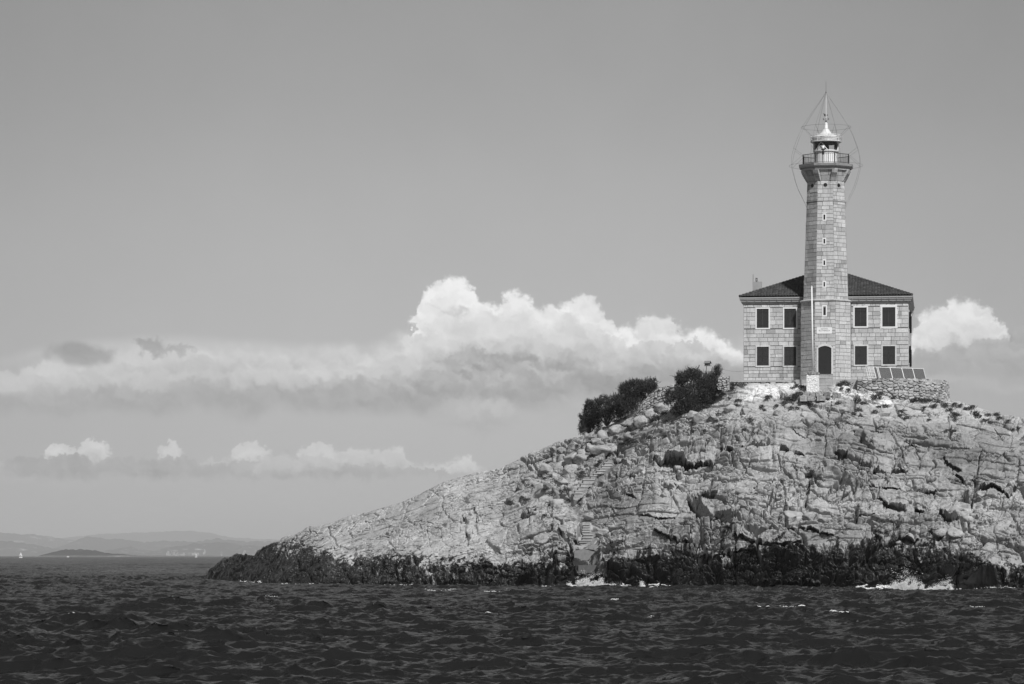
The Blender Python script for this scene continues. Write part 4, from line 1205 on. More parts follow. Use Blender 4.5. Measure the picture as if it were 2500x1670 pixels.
# round openings under the gallery, one on each face
for i in range(8):
    ang = math.radians(45 * i)
    dn = HU * math.sin(ang) + HN * math.cos(ang); du = HU * math.cos(ang) - HN * math.sin(ang)
    c = H(TU, TW, hz) + dn * (A_at(hz) + 0.035)
    s = MB()
    ring = [c + (du * math.cos(a) + UP * math.sin(a)) * 0.155 for a in [2 * math.pi * k / 20 for k in range(20)]]
    s.add([p - dn * .06 for p in ring] + [p + dn * .012 for p in ring], [tuple(range(20, 40))] + [(k, (k + 1) % 20, 20 + (k + 1) % 20, 20 + k) for k in range(20)])
    s.build('porthole', M['dark'], LH)
# corbel table
_, zslab0 = loc(2014, 413.5, 2.0)
A_TOP = 1.90
ring_masonry('corbel_table', octo(A_HI), octo(A_TOP - .12), zcorb, zslab0, {}, 160, LH, ch=(.34, .42))
pts = octo(1.0)
for i in range(8):
    ang = math.radians(22.5 + 45 * i)
    dn = HU * math.sin(ang) + HN * math.cos(ang); du = HU * math.cos(ang) - HN * math.sin(ang)
    s = MB()
    R0 = A_HI / math.cos(math.pi / 8)
    hh = zslab0 - zcorb
    for k, (ra, rb, za, zb) in enumerate(((.02, .20, .02, .34), (.20, .32, .36, .52), (.30, .42, .54, .68), (.40, .53, .70, 1.0))):
        o = H(TU, TW, zcorb + hh * za) + dn * (R0 - .15) - du * .23
        top = H(TU, TW, zcorb + hh * zb) + dn * (R0 - .15) - du * .23
        s.hexa([o, o + du * .46, o + du * .46 + dn * (.15 + ra), o + dn * (.15 + ra), top, top + du * .46, top + du * .46 + dn * (.15 + rb), top + dn * (.15 + rb)], 1.05)
    s.build('corbel', M['stone'], LH)
# gallery slab
_, zs1 = loc(2014, 398.0, 2.1)
gs = MB()
t_ = zs1 - zslab0
octo_band(gs, 1.92, 1.93, zslab0, zslab0 + t_ * .30, 1.0)
octo_band(gs, 1.95, 1.98, zslab0 + t_ * .302, zslab0 + t_ * .42, .5)
octo_band(gs, 2.02, 2.15, zslab0 + t_ * .422, zslab0 + t_ * .60, .8)
octo_band(gs, 2.15, 2.17, zslab0 + t_ * .602, zslab0 + t_, .55)
gs.build('gallery_slab', M['stone'], LH)
ZG = zs1
# railing
RA = 1.83
rp = octo(RA)
rl = MB()
for i in range(8):
    a, b = rp[i], rp[(i + 1) % 8]
    for hgt, r in ((.80, .025), (.10, .02)):
        rl.tube([H(a[0], a[1], ZG + hgt), H(b[0], b[1], ZG + hgt)], r, 6)
    for k in range(1, 9):
        u = a[0] + (b[0] - a[0]) * k / 9; w = a[1] + (b[1] - a[1]) * k / 9
        rl.tube([H(u, w, ZG + .10), H(u, w, ZG + .80)], 0.012, 5)
rail = rl.build('gallery_railing', M['iron'], LH)
for a in rp:
    s = MB(); s.tube([H(a[0], a[1], ZG - .02), H(a[0], a[1], ZG + .84)], 0.036, 6)
    s.build('rail_post', M['iron'], rail)
# lantern
LC = H(TU, TW, ZG)
_, zd = loc(2014, 366, 1.0); _, zgl = loc(2014, 346.5, 1.0)
zd -= ZG; zgl -= ZG
s = MB()
s.lathe(LC, [(1.02, -0.02), (1.02, .12), (.95, .13), (.95, zd - .12), (1.04, zd - .11), (1.06, zd - .03), (1.02, zd)], 40)
drum = s.build('lantern_drum', M['white'], LH)
s = MB()
for k in range(12):                                   # panel seams and vents
    a = 2 * math.pi * (k + .5) / 12
    d = HU * math.sin(a) + HN * math.cos(a); t2 = HU * math.cos(a) - HN * math.sin(a)
    s = MB()
    s.box(LC + d * .955 - t2 * .012 + UP * .14, t2 * .024, d * .008, UP * (zd - .28))
    s.build('drum_seam', M['gutter'], drum)
s = MB()
nseg = 40
b = len(s.v)
for z in (zd, zgl):
    for k in range(nseg):
        a = 2 * math.pi * k / nseg
        s.v.append(tuple(LC + HU * .98 * math.sin(a) + HN * .98 * math.cos(a) + UP * z)); s.t.append(1.0)
for k in range(nseg):
    s.f.append((k, (k + 1) % nseg, nseg + (k + 1) % nseg, nseg + k))
glz = s.build('lantern_glazing', M['glass'], LH, True)
s = MB()
for k in range(6):                                    # slanting glazing bars
    for sg in (1, -1):
        a = math.radians(60 * k + 8); b_ = a + sg * math.radians(30)
        p = LC + HU * math.sin(a) + HN * math.cos(a) + UP * zd; q = LC + HU * math.sin(b_) + HN * math.cos(b_) + UP * zgl
        if sg == (1 if k % 2 else -1):
            s = MB(); s.tube([p, q], .03, 6); s.build('glazing_bar', M['white'], glz)
for k in range(2):
    a = math.radians(90 + 180 * k)
    d = HU * math.sin(a) + HN * math.cos(a)
    s = MB(); s.tube([LC + d + UP * zd, LC + d + UP * zgl], .035, 6); s.build('glazing_bar', M['white'], glz)
s = MB()
s.lathe(LC, [(.16, zd - .3), (.16, zd), (.21, zd + .05), (.25, zd + .2), (.25, zd + .38), (.18, zd + .5), (.18, zgl + .05)], 20)
s.build('lens', M['iron'], LH, True)
s = MB()
s.lathe(LC, [(.4, zgl - .06), (.88, zgl - .10), (.96, zgl + .02), (.4, zgl + .03)], 32)
s.build('ceiling', M['iron'], LH)
_, zr1 = loc(2014, 329, 1.0); zr1 -= ZG
_, zc1 = loc(2014, 314.3, .2); zc1 -= ZG
_, zv = loc(2014, 300.5, .2); zv -= ZG
s = MB()
s.lathe(LC, [(.97, zgl), (1.22, zgl + .02), (1.27, zgl + .06), (1.25, zgl + .12), (1.16, zgl + .14), (1.12, zr1 - .10), (.95, zr1 - .02), (.62, zr1 + .08), (.40, zr1 + .26), (.24, zc1 - .08), (.155, zc1)], 40)
lroof = s.build('lantern_roof', M['metal'], LH, False)
for hgt, r in ((zgl + .20, 1.22), (zgl + .31, 1.24), (zgl + .42, 1.26), (zr1, 1.27)):   # hand rails round the roof edge
    s = MB()
    s.tube([LC + HU * r * math.sin(a) + HN * r * math.cos(a) + UP * hgt for a in [2 * math.pi * k / 40 for k in range(41)]], .024, 5)
    s.build('roof_rail', M['white'], lroof)
s = MB()
for k in range(8):
    a = math.radians(12 + 45 * k)
    d = HU * math.sin(a) + HN * math.cos(a)
    s = MB()
    s.tube([LC + d * 1.26 + UP * (zgl + .05), LC + d * 1.22 + UP * (zgl + .22), LC + d * 1.29 + UP * (zr1 + .04)], .026, 5)
    s.build('roof_stanchion', M['white'], lroof)
s = MB()
s.lathe(LC, [(.18, zc1 - .03), (.18, zc1 + .04), (.16, zc1 + .05), (.16, zv - .10), (.12, zv - .03), (.05, zv), (.03, zv + .10)], 24)
s.build('roof_vent', M['metal'], lroof, True)
# weather vane
_, zva = loc(2014, 297, .2); _, zvb = loc(2014, 276, .2)
s = MB()
B = LC + UP * 0
zva -= ZG; zvb -= ZG
s.tube([B + UP * (zva - .02), B + UP * zvb], .022, 6)
s.lathe(LC, [(.03, zva - .02), (.10, zva + .02), (.10, zva + .06), (.03, zva + .08)], 12)
zc_ = zva + .19
for d in (HU, -HU, HN, -HN):
    s.tube([B + UP * zc_, B + d * .22 + UP * zc_], .016, 5)
    p = B + d * .22 + UP * zc_
    s.box(p + UP * -.09 - d * .02, d * .04, d.cross(UP) * .02, UP * .18)
ay = zva + .50
s.tube([B - HU * .20 + UP * (ay + .10), B + UP * (ay - .02), B + HU * .13 + UP * (ay + .02)], .016, 5)
s.add([B - HU * .24 + UP * (ay + .16), B - HU * .03 + UP * (ay + .09), B - HU * .03 + UP * (ay - .11), B - HU * .17 + UP * (ay - .05), B - HU * .12 + UP * (ay + .03)], [(0, 1, 2, 3, 4)])
s.add([B - HU * .24 + UP * (ay + .16) + HN * .02, B - HU * .03 + UP * (ay + .09) + HN * .02, B - HU * .03 + UP * (ay - .11) + HN * .02, B - HU * .17 + UP * (ay - .05) + HN * .02, B - HU * .12 + UP * (ay + .03) + HN * .02], [(4, 3, 2, 1, 0)])
s.lathe(B + HU * .13, [(.005, ay - .03), (.045, ay + .02), (.005, ay + .07)], 10)
s.build('weather_vane', M['iron'], lroof)
# door
u0, u1, z0, z1, w = DOOR
fw = 0.15
s = MB()
wd = TW + A_BASE0 - .03
span, rise = (u1 - u0), 0.30
def arch(u, off):                                     # segmental head
    c = (u0 + u1) / 2; k = (u - c) / (span / 2)
    return z1 - rise * k * k + off
N_ = 14
def strip(ua, ub, f_lo, f_hi):
    for k in range(N_):
        p, q = ua + (ub - ua) * k / N_, ua + (ub - ua) * (k + 1) / N_
        c4 = [H(p, wd, f_lo(p)), H(q, wd, f_lo(q)), H(q, wd, f_hi(q)), H(p, wd, f_hi(p))]
        s.hexa(c4 + [x + HN * .13 for x in c4], 1.1)
strip(u0 + fw, u1 - fw, lambda u: arch(u, -fw - .03), lambda u: arch(u, 0))
for a, b in ((u0, u0 + fw), (u1 - fw, u1)):
    c4 = [H(a, wd, z0), H(b, wd, z0), H(b, wd, arch(b, 0)), H(a, wd, arch(a, 0))]
    s.hexa(c4 + [x + HN * .13 for x in c4], 1.08)
dfr = s.build('door_frame', M['trim'], LH)
s = MB()
strip_s = s
ns = 30
zd0 = z0 + .02
zmax = z1 - fw - .03
for k in range(ns):                                   # slatted door
    za, zb = zd0 + (zmax - zd0) * k / ns, zd0 + (zmax - zd0) * (k + .80) / ns
    kk = max(0.0, (z1 - fw - .03 - zb) / rise)
    hw = min(span / 2 - fw, span / 2 * math.sqrt(kk) if kk < 1 else 9)
    c0 = (u0 + u1) / 2
    for sg in (-1, 1):
        a, b = (c0 + sg * .01, c0 + sg * hw)
        if a > b: a, b = b, a
        o = H(a, wd + .02, za); s.box(o, HU * (b - a), HN * .045, UP * (zb - za))
for k in range(N_):
    p, q = u0 + fw + (span - 2 * fw) * k / N_, u0 + fw + (span - 2 * fw) * (k + 1) / N_
    c4 = [H(p, wd + .0, zd0), H(q, wd + .0, zd0), H(q, wd + .0, arch(q, -fw - .03)), H(p, wd + .0, arch(p, -fw - .03))]
    s.hexa(c4 + [x + HN * .045 for x in c4], 1)
s.build('door', M['shutter'], LH)
# marble plaque with its inscription
u0, u1, z0, z1, w = SIGN
s = MB()
o = H(u0, w - .03, z0); s.box(o, HU * (u1 - u0), HN * .09, UP * (z1 - z0))
pq = s.build('plaque', M['white'], LH)
def lettering(txt, px, py_mid, h, w_, parent):
    cu = bpy.data.curves.new('lettering', 'FONT')
    cu.body = txt; cu.size = h / 0.69; cu.align_x = 'CENTER'; cu.align_y = 'CENTER'; cu.space_character = 1.08; cu.extrude = 0.004
    tmp = bpy.data.objects.new('tmp_text', cu); COL.objects.link(tmp)
    dg = bpy.context.evaluated_depsgraph_get(); dg.update()
    me = bpy.data.meshes.new_from_object(tmp.evaluated_get(dg))
    bpy.data.objects.remove(tmp)
    me.name = 'lettering'
    uc, zc = loc(px, py_mid, w_)
    for v in me.vertices:
        v.co = H(uc + v.co.x, w_ + v.co.z, zc + v.co.y)
    me.materials.clear()
    finish('lettering', me, M['letter'], parent)
lettering('SVJETIONIK', 2012.5, 802.8, 0.070, w + .066, pq)
lettering('BLITVENICA', 2012.5, 807.0, 0.105, w + .066, pq)

# ---- things on and about the lighthouse
# lamp on the gallery rail: pale globe on a black stand
s = MB()
BL = H(*[TU - 0.17, TW + RA + .02, ZG])
beac = empty('gallery_lamp', BL, 'small pale globe lamp on a black stand fixed to the gallery railing', 'lamp')
_, zk = loc(2010, 364.5, 2.1); zk -= ZG
s.lathe(BL, [(.10, zk - .42), (.10, zk - .22), (.05, zk - .20), (.06, zk - .06), (.17, zk - .045), (.17, zk)], 16)
s.tube([BL + UP * (zk - .4), BL + UP * 0.02], .02, 6)
s.build('stand', M['iron'], beac, False)
s = MB()
s.lathe(BL, [(.09, zk), (.12, zk + .08), (.115, zk + .2), (.07, zk + .28), (.02, zk + .31)], 16)
s.build('globe', M['white'], beac, True)
# wire cage aerial
CG = empty('wire_cage_aerial', H(TU, TW, zcorb), 'thin wire cage aerial with two hoops enclosing the lantern and tower head', 'aerial')
prof = [(227, 0), (248, 15), (269, 31), (290, 46), (312, 61), (337, 73), (365, 84), (382, 88.5), (394, 90), (412, 89.5), (440, 82), (460, 75), (483, 63), (500, 54), (517, 48)]
kpm = 1 / 30.2
def cz(py): return loc(2014.5, py, 0.0)[1]
for k in range(8):
    a = math.radians(22.5 + 45 * k)
    d = HU * math.sin(a) + HN * math.cos(a)
    s = MB()
    s.tube([H(TU, TW, cz(y)) + d * (r * kpm) for y, r in prof], .0085, 5)
    s.build('wire', M['wire'], CG)
def hoop(r, y):
    s = MB()
    s.tube([H(TU, TW, cz(y)) + (HU * math.sin(a) + HN * math.cos(a)) * r for a in [2 * math.pi * k / 48 for k in range(49)]], .0095, 5)
    s.build('hoop', M['wire'], CG)
hoop(61 * kpm, 312); hoop(90 * kpm, 406)
for k in range(8):
    a = math.radians(22.5 + 45 * k)
    d = HU * math.sin(a) + HN * math.cos(a)
    s = MB()
    s.tube([H(TU, TW, cz(312)) + d * 61 * kpm, LC + d * 1.25 + UP * (zr1 - .02)], .009, 5)
    s.build('stay', M['wire'], CG)
    s = MB()
    p = H(TU, TW, ZG + .8) + d * RA / math.cos(math.pi / 8)
    s.tube([H(TU, TW, cz(365)) + d * 84 * kpm, p], .008, 5)
    s.tube([H(TU, TW, cz(406)) + d * 90 * kpm, p], .008, 5)
    s.build('stay', M['wire'], CG)
s = MB()
s.tube([H(TU, TW, cz(297)), H(TU, TW, cz(227))], .03, 6)
s.build('mast', M['white'], CG)
s = MB()
s.tube([H(TU, TW, cz(230)), H(TU, TW, cz(200))], .013, 6)
s.tube([H(TU, TW, cz(228.5)), H(TU, TW, cz(225.5))], .05, 8)
s.build('whip', M['wire'], CG)

# ================================================================== TERRACE, WALLS, STEPS
def arc_wall():
    """front line of the terrace in house coordinates (u, w): left straight run, then the bulging right wing"""
    pts = [(-8.0, -3.0), (-8.0, 1.0), (-7.6, 1.5), (-2.3, 1.6), (-2.3, 2.75), (2.6, 2.75), (2.6, 3.3), (4.6, 3.5), (6.2, 3.3), (7.8, 2.6), (8.9, 1.4), (9.6, -0.3), (9.9, -3.0), (9.9, -9.0)]
    return pts
AW = arc_wall()
te = MB()
top = [H(u, w, -0.02) for u, w in AW] + [H(9.9, -17, -.02), H(-8.0, -17, -.02)]
bot = [p - UP * 3.2 for p in top]
n = len(top)
te.add(top + bot, [tuple(range(n))] + [(i, n + i, n + (i + 1) % n, (i + 1) % n) for i in range(n)])
tag(te.build('terrace', M['concrete']), 'level earth terrace round the keepers house', 'terrace', None, 'structure')
def rubble(name, path, zt, zb, label, seed, scale=(0.42, 0.23), parent=None, ztop=None, mat=None, cat='stone wall', capn=True):
    """dry-stone wall face: rounded irregular stones standing out of dark joints"""
    P_ = [Vector(p) for p in path]
    L = [0.0]
    for a, b in zip(P_[:-1], P_[1:]): L.append(L[-1] + (b - a).length)
    nx = max(8, int(L[-1] / 0.030)); nz = max(6, int((zt - zb) / 0.030))
    ss = np.linspace(0, L[-1], nx); zz = np.linspace(zb, zt, nz)
    X0 = np.interp(ss, L, [p.x for p in P_]); Y0 = np.interp(ss, L, [p.y for p in P_])
    # smooth the corners
    kern = np.ones(15) / 15
    pad = lambda v: np.convolve(np.pad(v, 7, 'edge'), kern, 'valid')
    X0, Y0 = pad(X0), pad(Y0)
    tx, ty = np.gradient(X0), np.gradient(Y0)
    ln = np.hypot(tx, ty); nxn, nyn = ty / ln, -tx / ln
    Sg, Zg = np.meshgrid(ss, zz)
    wv1 = 0.08 * fbm(Sg / .5, Zg / .5, Sg * 0, 3, .5, seed); wv2 = 0.06 * fbm(Sg / .5, Zg / .5, Sg * 0, 3, .5, seed + 5)
    f1, f2, cid, ox, oy = worley((Sg + wv1) / scale[0], (Zg + wv2) / scale[1] + 0.0, seed)
    e = np.clip((f2 - f1) / 0.28, 0, 1)
    hgt = (0.06 + 0.14 * cid) * e ** 0.5 - 0.22 * (1 - e) ** 3 + 0.02 * fbm(Sg / .09, Zg / .09, Sg * 0, 3, .6, seed + 9) + (frac(cid * 31.7) - .5) * ox * .10
    topn = 0.0
    zv_ = Zg.copy()
    if ztop is not None:
        tl = np.interp(ss, np.linspace(0, L[-1], len(ztop)), ztop)[None, :] + 0.34 * (hsh(np.floor(Sg / scale[0] * .8), Sg * 0, Sg * 0, seed) - .5)
        zv_ = zb + (Zg - zb) * (tl - zb) / (zt - zb)
    bat = -0.06 * (zv_ - zb)
    Xf = X0[None, :] + nxn[None, :] * (hgt + bat); Yf = Y0[None, :] + nyn[None, :] * (hgt + bat)
    tone = 0.82 + 0.5 * frac(cid * 17.3); tone = np.where(frac(cid * 7.9) < .12, tone * .6, tone)
    fr = np.stack([Xf, Yf, zv_], -1).reshape(-1, 3)
    th = 0.55
    bx = X0 - nxn * th; by = Y0 - nyn * th
    bk_ = np.stack([np.stack([bx, by, zv_[-1] - .02], -1), np.stack([bx, by, np.full(nx, zb)], -1)], 0).reshape(-1, 3)
    # top strip with rough stones
    V_ = np.concatenate([fr, bk_]); Tn = np.concatenate([tone.ravel(), np.tile(tone[-1], 2)])
    i = np.arange(nz * nx).reshape(nz, nx)
    q = [np.stack([i[:-1, :-1], i[:-1, 1:], i[1:, 1:], i[1:, :-1]], -1).reshape(-1, 4)]
    t0 = i[-1]; t1 = nz * nx + np.arange(nx); t2 = t1 + nx
    q.append(np.stack([t0[:-1], t0[1:], t1[1:], t1[:-1]], -1)); q.append(np.stack([t1[:-1], t1[1:], t2[1:], t2[:-1]], -1))
    me = mesh_np(name, V_, np.concatenate(q), Tn)
    c = V_.mean(0)
    o = finish(name, me, mat or M['rubble'], parent, True, None if parent else (float(c[0]), float(c[1]), zb))
    tag(o, label, cat)
    return o
M['stepstone'] = stone_material('worn_step_stone', 0.44, 0.5)
M['rubble'] = stone_material('rubble_stone', 0.40, 0.6)
pth = [H(u, w + .12, 0) for u, w in AW[6:]]
rubble('retaining_wall', pth, HO.z + .0, HO.z - 2.7, 'curved dry-stone retaining wall under the solar panels', 15)
pth = [H(-8.6, 1.66, 0), H(-2.25, 1.72, 0)]
rubble('low_wall', pth, HO.z - .14, HO.z - 1.1, 'low rubble footing wall left of the white pedestal', 25, (0.42, 0.2))
kb = MB()
o = H(-9.3, 1.78, -.14); kb.box(o, HU * 7.0, HN * -1.9, UP * .15)
tag(kb.build('terrace_kerb', M['concrete'], origin=H(-5.8, 1.2, -.14)), 'thin concrete kerb capping the footing wall before the house', 'kerb')
# remnants of dry-stone walling by the tamarisks
def wall_px(name, pts, Ya, label, seed, scale=(.3, .18), zdrop=1.2):
    """pts (px, top py)"""
    base = [P3(x, y, Yv) for (x, y), Yv in zip(pts, Ya)]
    zt = max(p.z for p in base); zb = min(p.z for p in base) - zdrop
    return rubble(name, base, zt, zb, label, seed, scale, None, [p.z for p in base])
wall_px('rubble_wall', [(1752, 921), (1764, 917), (1781, 919)], [270.5, 270.3, 270.2], 'ruined stub of rubble wall between the big tamarisk and the kerb', 35, (.34, .17), 1.0)
wall_px('rubble_wall', [(1556, 1004), (1559, 986), (1568, 972), (1582, 960), (1597, 950), (1616, 941), (1640, 939), (1668, 944)], [277.6, 277.3, 277, 276.7, 276.4, 276, 275.5, 275], 'tumbled rubble wall on the crest between the left thicket and the big tamarisk', 45, (.42, .26), 1.2)

# pedestal, flagpole, entrance steps
PB = Vector(P3(1984.4, 957, 268.6))
ped = empty('pedestal', PB, 'square limewashed masonry pedestal with a dark flat capstone beside the entrance steps', 'pedestal')
def rough_box(c, du, dn, su, sv, sz, n, amp_, seed):
    """a box of rough masonry, skinned with noise"""
    mb = MB()
    rr = random.Random(seed)
    nu, nz_ = n, int(n * sz / su)
    for face in range(4):
        d0, d1 = [(du, dn), (-dn, du), (-du, -dn), (dn, -du)][face]
        hu, hv = (su / 2, sv / 2) if face % 2 == 0 else (sv / 2, su / 2)
        b = len(mb.v)
        for j in range(nz_ + 1):
            for i in range(nu + 1):
                s_ = -hu + 2 * hu * i / nu
                e = 0 if i in (0, nu) else rr.uniform(-amp_, amp_)
                p = c + d0 * s_ + d1 * (hv + e) + UP * (sz * j / nz_)
                mb.v.append(tuple(p)); mb.t.append(1.0)
        for j in range(nz_):
            for i in range(nu):
                k = b + j * (nu + 1) + i
                mb.f.append((k, k + 1, k + nu + 2, k + nu + 1))
    b = len(mb.v)
    mb.add([c + du * a * su / 2 + dn * bb_ * sv / 2 + UP * sz for a, bb_ in ((-1, 1), (1, 1), (1, -1), (-1, -1))], [(0, 1, 2, 3)])
    return mb
pw = 0.955
pz = P3(1984, 914.5, 268.6).z - PB.z
rough_box(PB - UP * .5, HU, HN, pw, pw, pz + .5, 16, .022, 3).build('shaft', M['lime'], ped)
s = MB()
rr = random.Random(9)
for k in range(9):
    a, b_ = -.55 + 1.1 * k / 9, -.55 + 1.1 * (k + .94) / 9
    o = PB + HU * a + HN * (.54 + rr.uniform(-.03, .03)) + UP * (pz + rr.uniform(-.015, .015))
    s.box(o, HU * (b_ - a), HN * -1.08, UP * rr.uniform(.11, .17), rr.uniform(.35, 1.0))
s.box(PB + HU * -.40 + HN * .40 + UP * (pz + .13), HU * .8, HN * -.8, UP * .07, .7)
s.build('capstone', M['rubble'], ped)
pz2 = pz + .20
pole_b = PB + UP * pz2
tp_ = P3(1981.8, 700, 268.6)
fp = empty('flagpole', pole_b, 'tall bare white flagpole standing on the pedestal before the tower', 'flagpole')
s = MB(); s.tube([pole_b + HU * .02, pole_b.lerp(tp_, .5), tp_], [.076, .068, .054], 10)
s.build('pole', M['white'], fp, True)
s = MB(); s.lathe((tp_.x, tp_.y, tp_.z), [(.03, 0), (.05, .02), (.05, .06), (.01, .09)], 10)
s.build('finial', M['white'], fp)
s = MB(); s.lathe((pole_b.x, pole_b.y, pole_b.z), [(.14, 0), (.14, .03), (.08, .05), (.075, .14)], 12)
s.build('socket', M['gutter'], fp)
SB_ = H(TU + .05, TW + A_BASE0, 0)
st = empty('entrance_steps', SB_, 'broad pale stone steps rising to the arched tower door', 'steps')
ua, z_top = loc(1999.2, 913.8, 3.0); ub, _ = loc(2032.0, 913.8, 3.0)
_, z_bot = loc(2015, 957, 4.0)
nst = 5
for k in range(nst):
    z1_ = z_top - (z_top - z_bot) * k / nst
    z0_ = z_bot - .5
    w0_ = TW + A_BASE0 - .05
    w1_ = TW + A_BASE0 + .50 + .30 * k
    s = MB()
    o = H(ua - .02, w0_ + (0 if k == 0 else .45 + .30 * (k - 1) + .07), z0_)
    L_ = w1_ - w0_ - (0 if k == 0 else .45 + .30 * (k - 1) + .07)
    s.box(o, HU * (ub - ua + .04), HN * L_, UP * (z1_ - z0_ - .03), .9)
    s.box(H(ua - .03, w1_ - .34 if k else w0_, z1_ - .03), HU * (ub - ua + .06), HN * ((.36) if k else (w1_ - w0_ + .02)), UP * .03, 1.2)
    s.build('step', M['stepstone'], st)
# rough footing blocks under the pedestal and steps
blk = [(1962, 1978, 956, 965, 267.6, .95), (1979, 1992, 958, 968, 267.3, .85), (1994, 2011, 956, 964, 267.2, .95), (1955, 1972, 966, 976, 266.9, .95), (1973, 1989, 966, 975, 266.8, .85), (1996, 2016, 966, 975, 266.6, .9), (2013, 2028, 958, 969, 267.0, .5), (2034, 2046, 958, 969, 267.0, .8), (2047, 2054, 960, 970, 266.9, .8)]
for x0, x1, y0, y1, Yv, tn in blk:
    a = P3(x0, y1, Yv); b = P3(x1, y0, Yv)
    mb = rough_box(Vector(((a.x + b.x) / 2, Yv + .35, a.z - .12)), HU, HN, b.x - a.x, .8, b.z - a.z + .12, 6, .03, int(x0))
    mb.t = [tn] * len(mb.v)
    tag(mb.build('footing_block', M['rubble'], origin=(a.x + .2, Yv, a.z)), 'squared rough stone block packed under the pedestal and entrance steps', 'stone block', 'footing blocks below the entrance steps')

# ================================================================== SOLAR ARRAY
rdir = Vector((0.86, 0.51, 0)); ndir = Vector((0.51, -0.86, 0))
sa0 = P3(2151.5, 929.0, 269.6)
spl = 4.7 / 0.86 * 0
hgt_s, back_s = 1.10, 0.46
tilt_v = UP * hgt_s - ndir * back_s
sol = empty('solar_array', sa0, 'row of framed solar panels leaning on a white rack at the right of the terrace', 'solar panels')
def panel(s0, s1, name='solar_panel'):
    a = sa0 + rdir * s0
    wv = rdir * (s1 - s0)
    nn = wv.cross(tilt_v).normalized()
    if nn.dot(ndir) < 0: nn = -nn
    Lw = wv.length; Lh = tilt_v.length
    me = bpy.data.meshes.new(name)
    e = rdir * .02; f = tilt_v.normalized() * .02
    p = [a + e + f, a + wv - e + f, a + wv + tilt_v - e - f, a + tilt_v + e - f]
    vs = [x - nn * .03 for x in p] + [x for x in p]
    me.from_pydata([tuple(v) for v in vs], [], [(4, 5, 6, 7), (3, 2, 1, 0), (0, 1, 5, 4), (1, 2, 6, 5), (2, 3, 7, 6), (3, 0, 4, 7)])
    uv = me.uv_layers.new(name='UVMap')
    for lp in me.loops:
        i = lp.vertex_index % 4
        uv.data[lp.index].uv = [(0, 0), (Lw, 0), (Lw, Lh), (0, Lh)][i]
    pn = finish(name, me, M['cells'], sol)
    s = MB()
    b_ = .028
    th = nn * .05
    def bar(o, x, y): s.box(o - nn * .035, x, y, th)
    tu = tilt_v.normalized()
    bar(a, rdir * b_, tilt_v); bar(a + wv - rdir * b_, rdir * b_, tilt_v); bar(a + rdir * b_, wv - rdir * 2 * b_, tu * b_); bar(a + tilt_v - tu * b_ + rdir * b_, wv - rdir * 2 * b_, tu * b_)
    s.build('frame', M['white'], pn)
xs_of = lambda px: ((px - CX) / F * sa0.y - sa0.x) / (rdir.x - (px - CX) / F * rdir.y)
edges = [xs_of(p) for p in (2151.5, 2181.0, 2209.5, 2236.0, 2263.0)]
for a, b in zip(edges[:-1], edges[1:]): panel(a, b)
for a, b in ((xs_of(2140.5), xs_of(2148.3)), (xs_of(2146.6) + .06, xs_of(2151.0))): panel(a, b - .0)
s = MB()
r0, r1 = xs_of(2121.5), xs_of(2141)
for a in (r0, r0 + .22, (r0 + r1) / 2, r1 - .05):
    s.tube([sa0 + rdir * a, sa0 + rdir * a + tilt_v], .016, 5)
for k in range(6):
    f = k / 5
    s.tube([sa0 + rdir * r0 + tilt_v * f, sa0 + rdir * r1 + tilt_v * f], .014, 5)
for f, x in ((.76, 2098), (.24, 2108)):
    s.tube([P3(x, 929 - f * 33, 270.4), sa0 + rdir * r1 + tilt_v * f], .018, 5)
s.build('rack', M['white'], sol)
for px_ in (2125, 2165, 2205, 2245):                   # props at the back
    a = xs_of(px_)
    s = MB()
    s.tube([sa0 + rdir * a + tilt_v * .95 - ndir * .03, sa0 + rdir * a - ndir * 1.2], .02, 5)
    s.tube([sa0 + rdir * a - ndir * .02 + UP * .01, sa0 + rdir * a - ndir * 1.2 + UP * .01], .02, 5)
    s.build('prop', M['white'], sol)

# ================================================================== BIRDHOUSE, CABLE
bp = P3(1724.6, 893, 272.0)
bh = empty('birdhouse', bp - UP * 1.6, 'small wooden birdhouse with a pitched roof on a thin post above the big tamarisk', 'birdhouse')
ba = math.radians(28)
bu = Vector((math.cos(ba), math.sin(ba) * -1, 0)); bn = Vector((-math.sin(ba), -math.cos(ba), 0))
bc = bp + bu * .12
s = MB()
s.box(bc - bu * .22 - bn * .14, bu * .38, bn * .28, UP * .20)
s.add([bc + bu * .16 - bn * .14 + UP * .20, bc + bu * .16 + bn * .14 + UP * .20, bc + bu * .16 + UP * .34, bc - bu * .22 - bn * .14 + UP * .20, bc - bu * .22 + bn * .14 + UP * .20, bc - bu * .22 + UP * .34], [(0, 1, 2), (5, 4, 3), (0, 2, 5, 3), (1, 4, 5, 2)])
s.box(bc - bu * .26 - bn * .16 - UP * .025, bu * .56, bn * .32, UP * .022)
body = s.build('body', M['wood'], bh)
s = MB()
s.box(bc + bu * .162 - bn * .10 + UP * .03, bu * .01, bn * .13, UP * .17)
s.build('entrance', M['dark'], body)
s = MB()
for sg in (1, -1):
    a = bc - bu * .27 + UP * .375; w_ = bu * .52; e = bn * sg * .22 - UP * .20
    nn = w_.cross(e).normalized(); nn = nn if nn.z > 0 else -nn
    s.box(a, w_, e, nn * .025)
s.build('roof', M['wood'], bh)
s = MB(); s.tube([bp - UP * 1.6, bp], .022, 6)
s.build('post', M['bark'], bh)
s = MB()
ca, cb = P3(1758, 900, 272), H(-HW, -.2, loc(1816, 906, 0)[1])
s.tube([ca.lerp(cb, k / 10) - UP * .10 * math.sin(math.pi * k / 10) for k in range(11)], .008, 4)
tag(s.build('cable', M['wire'], origin=ca), 'thin slack cable strung from the big tamarisk to the house corner', 'cable')

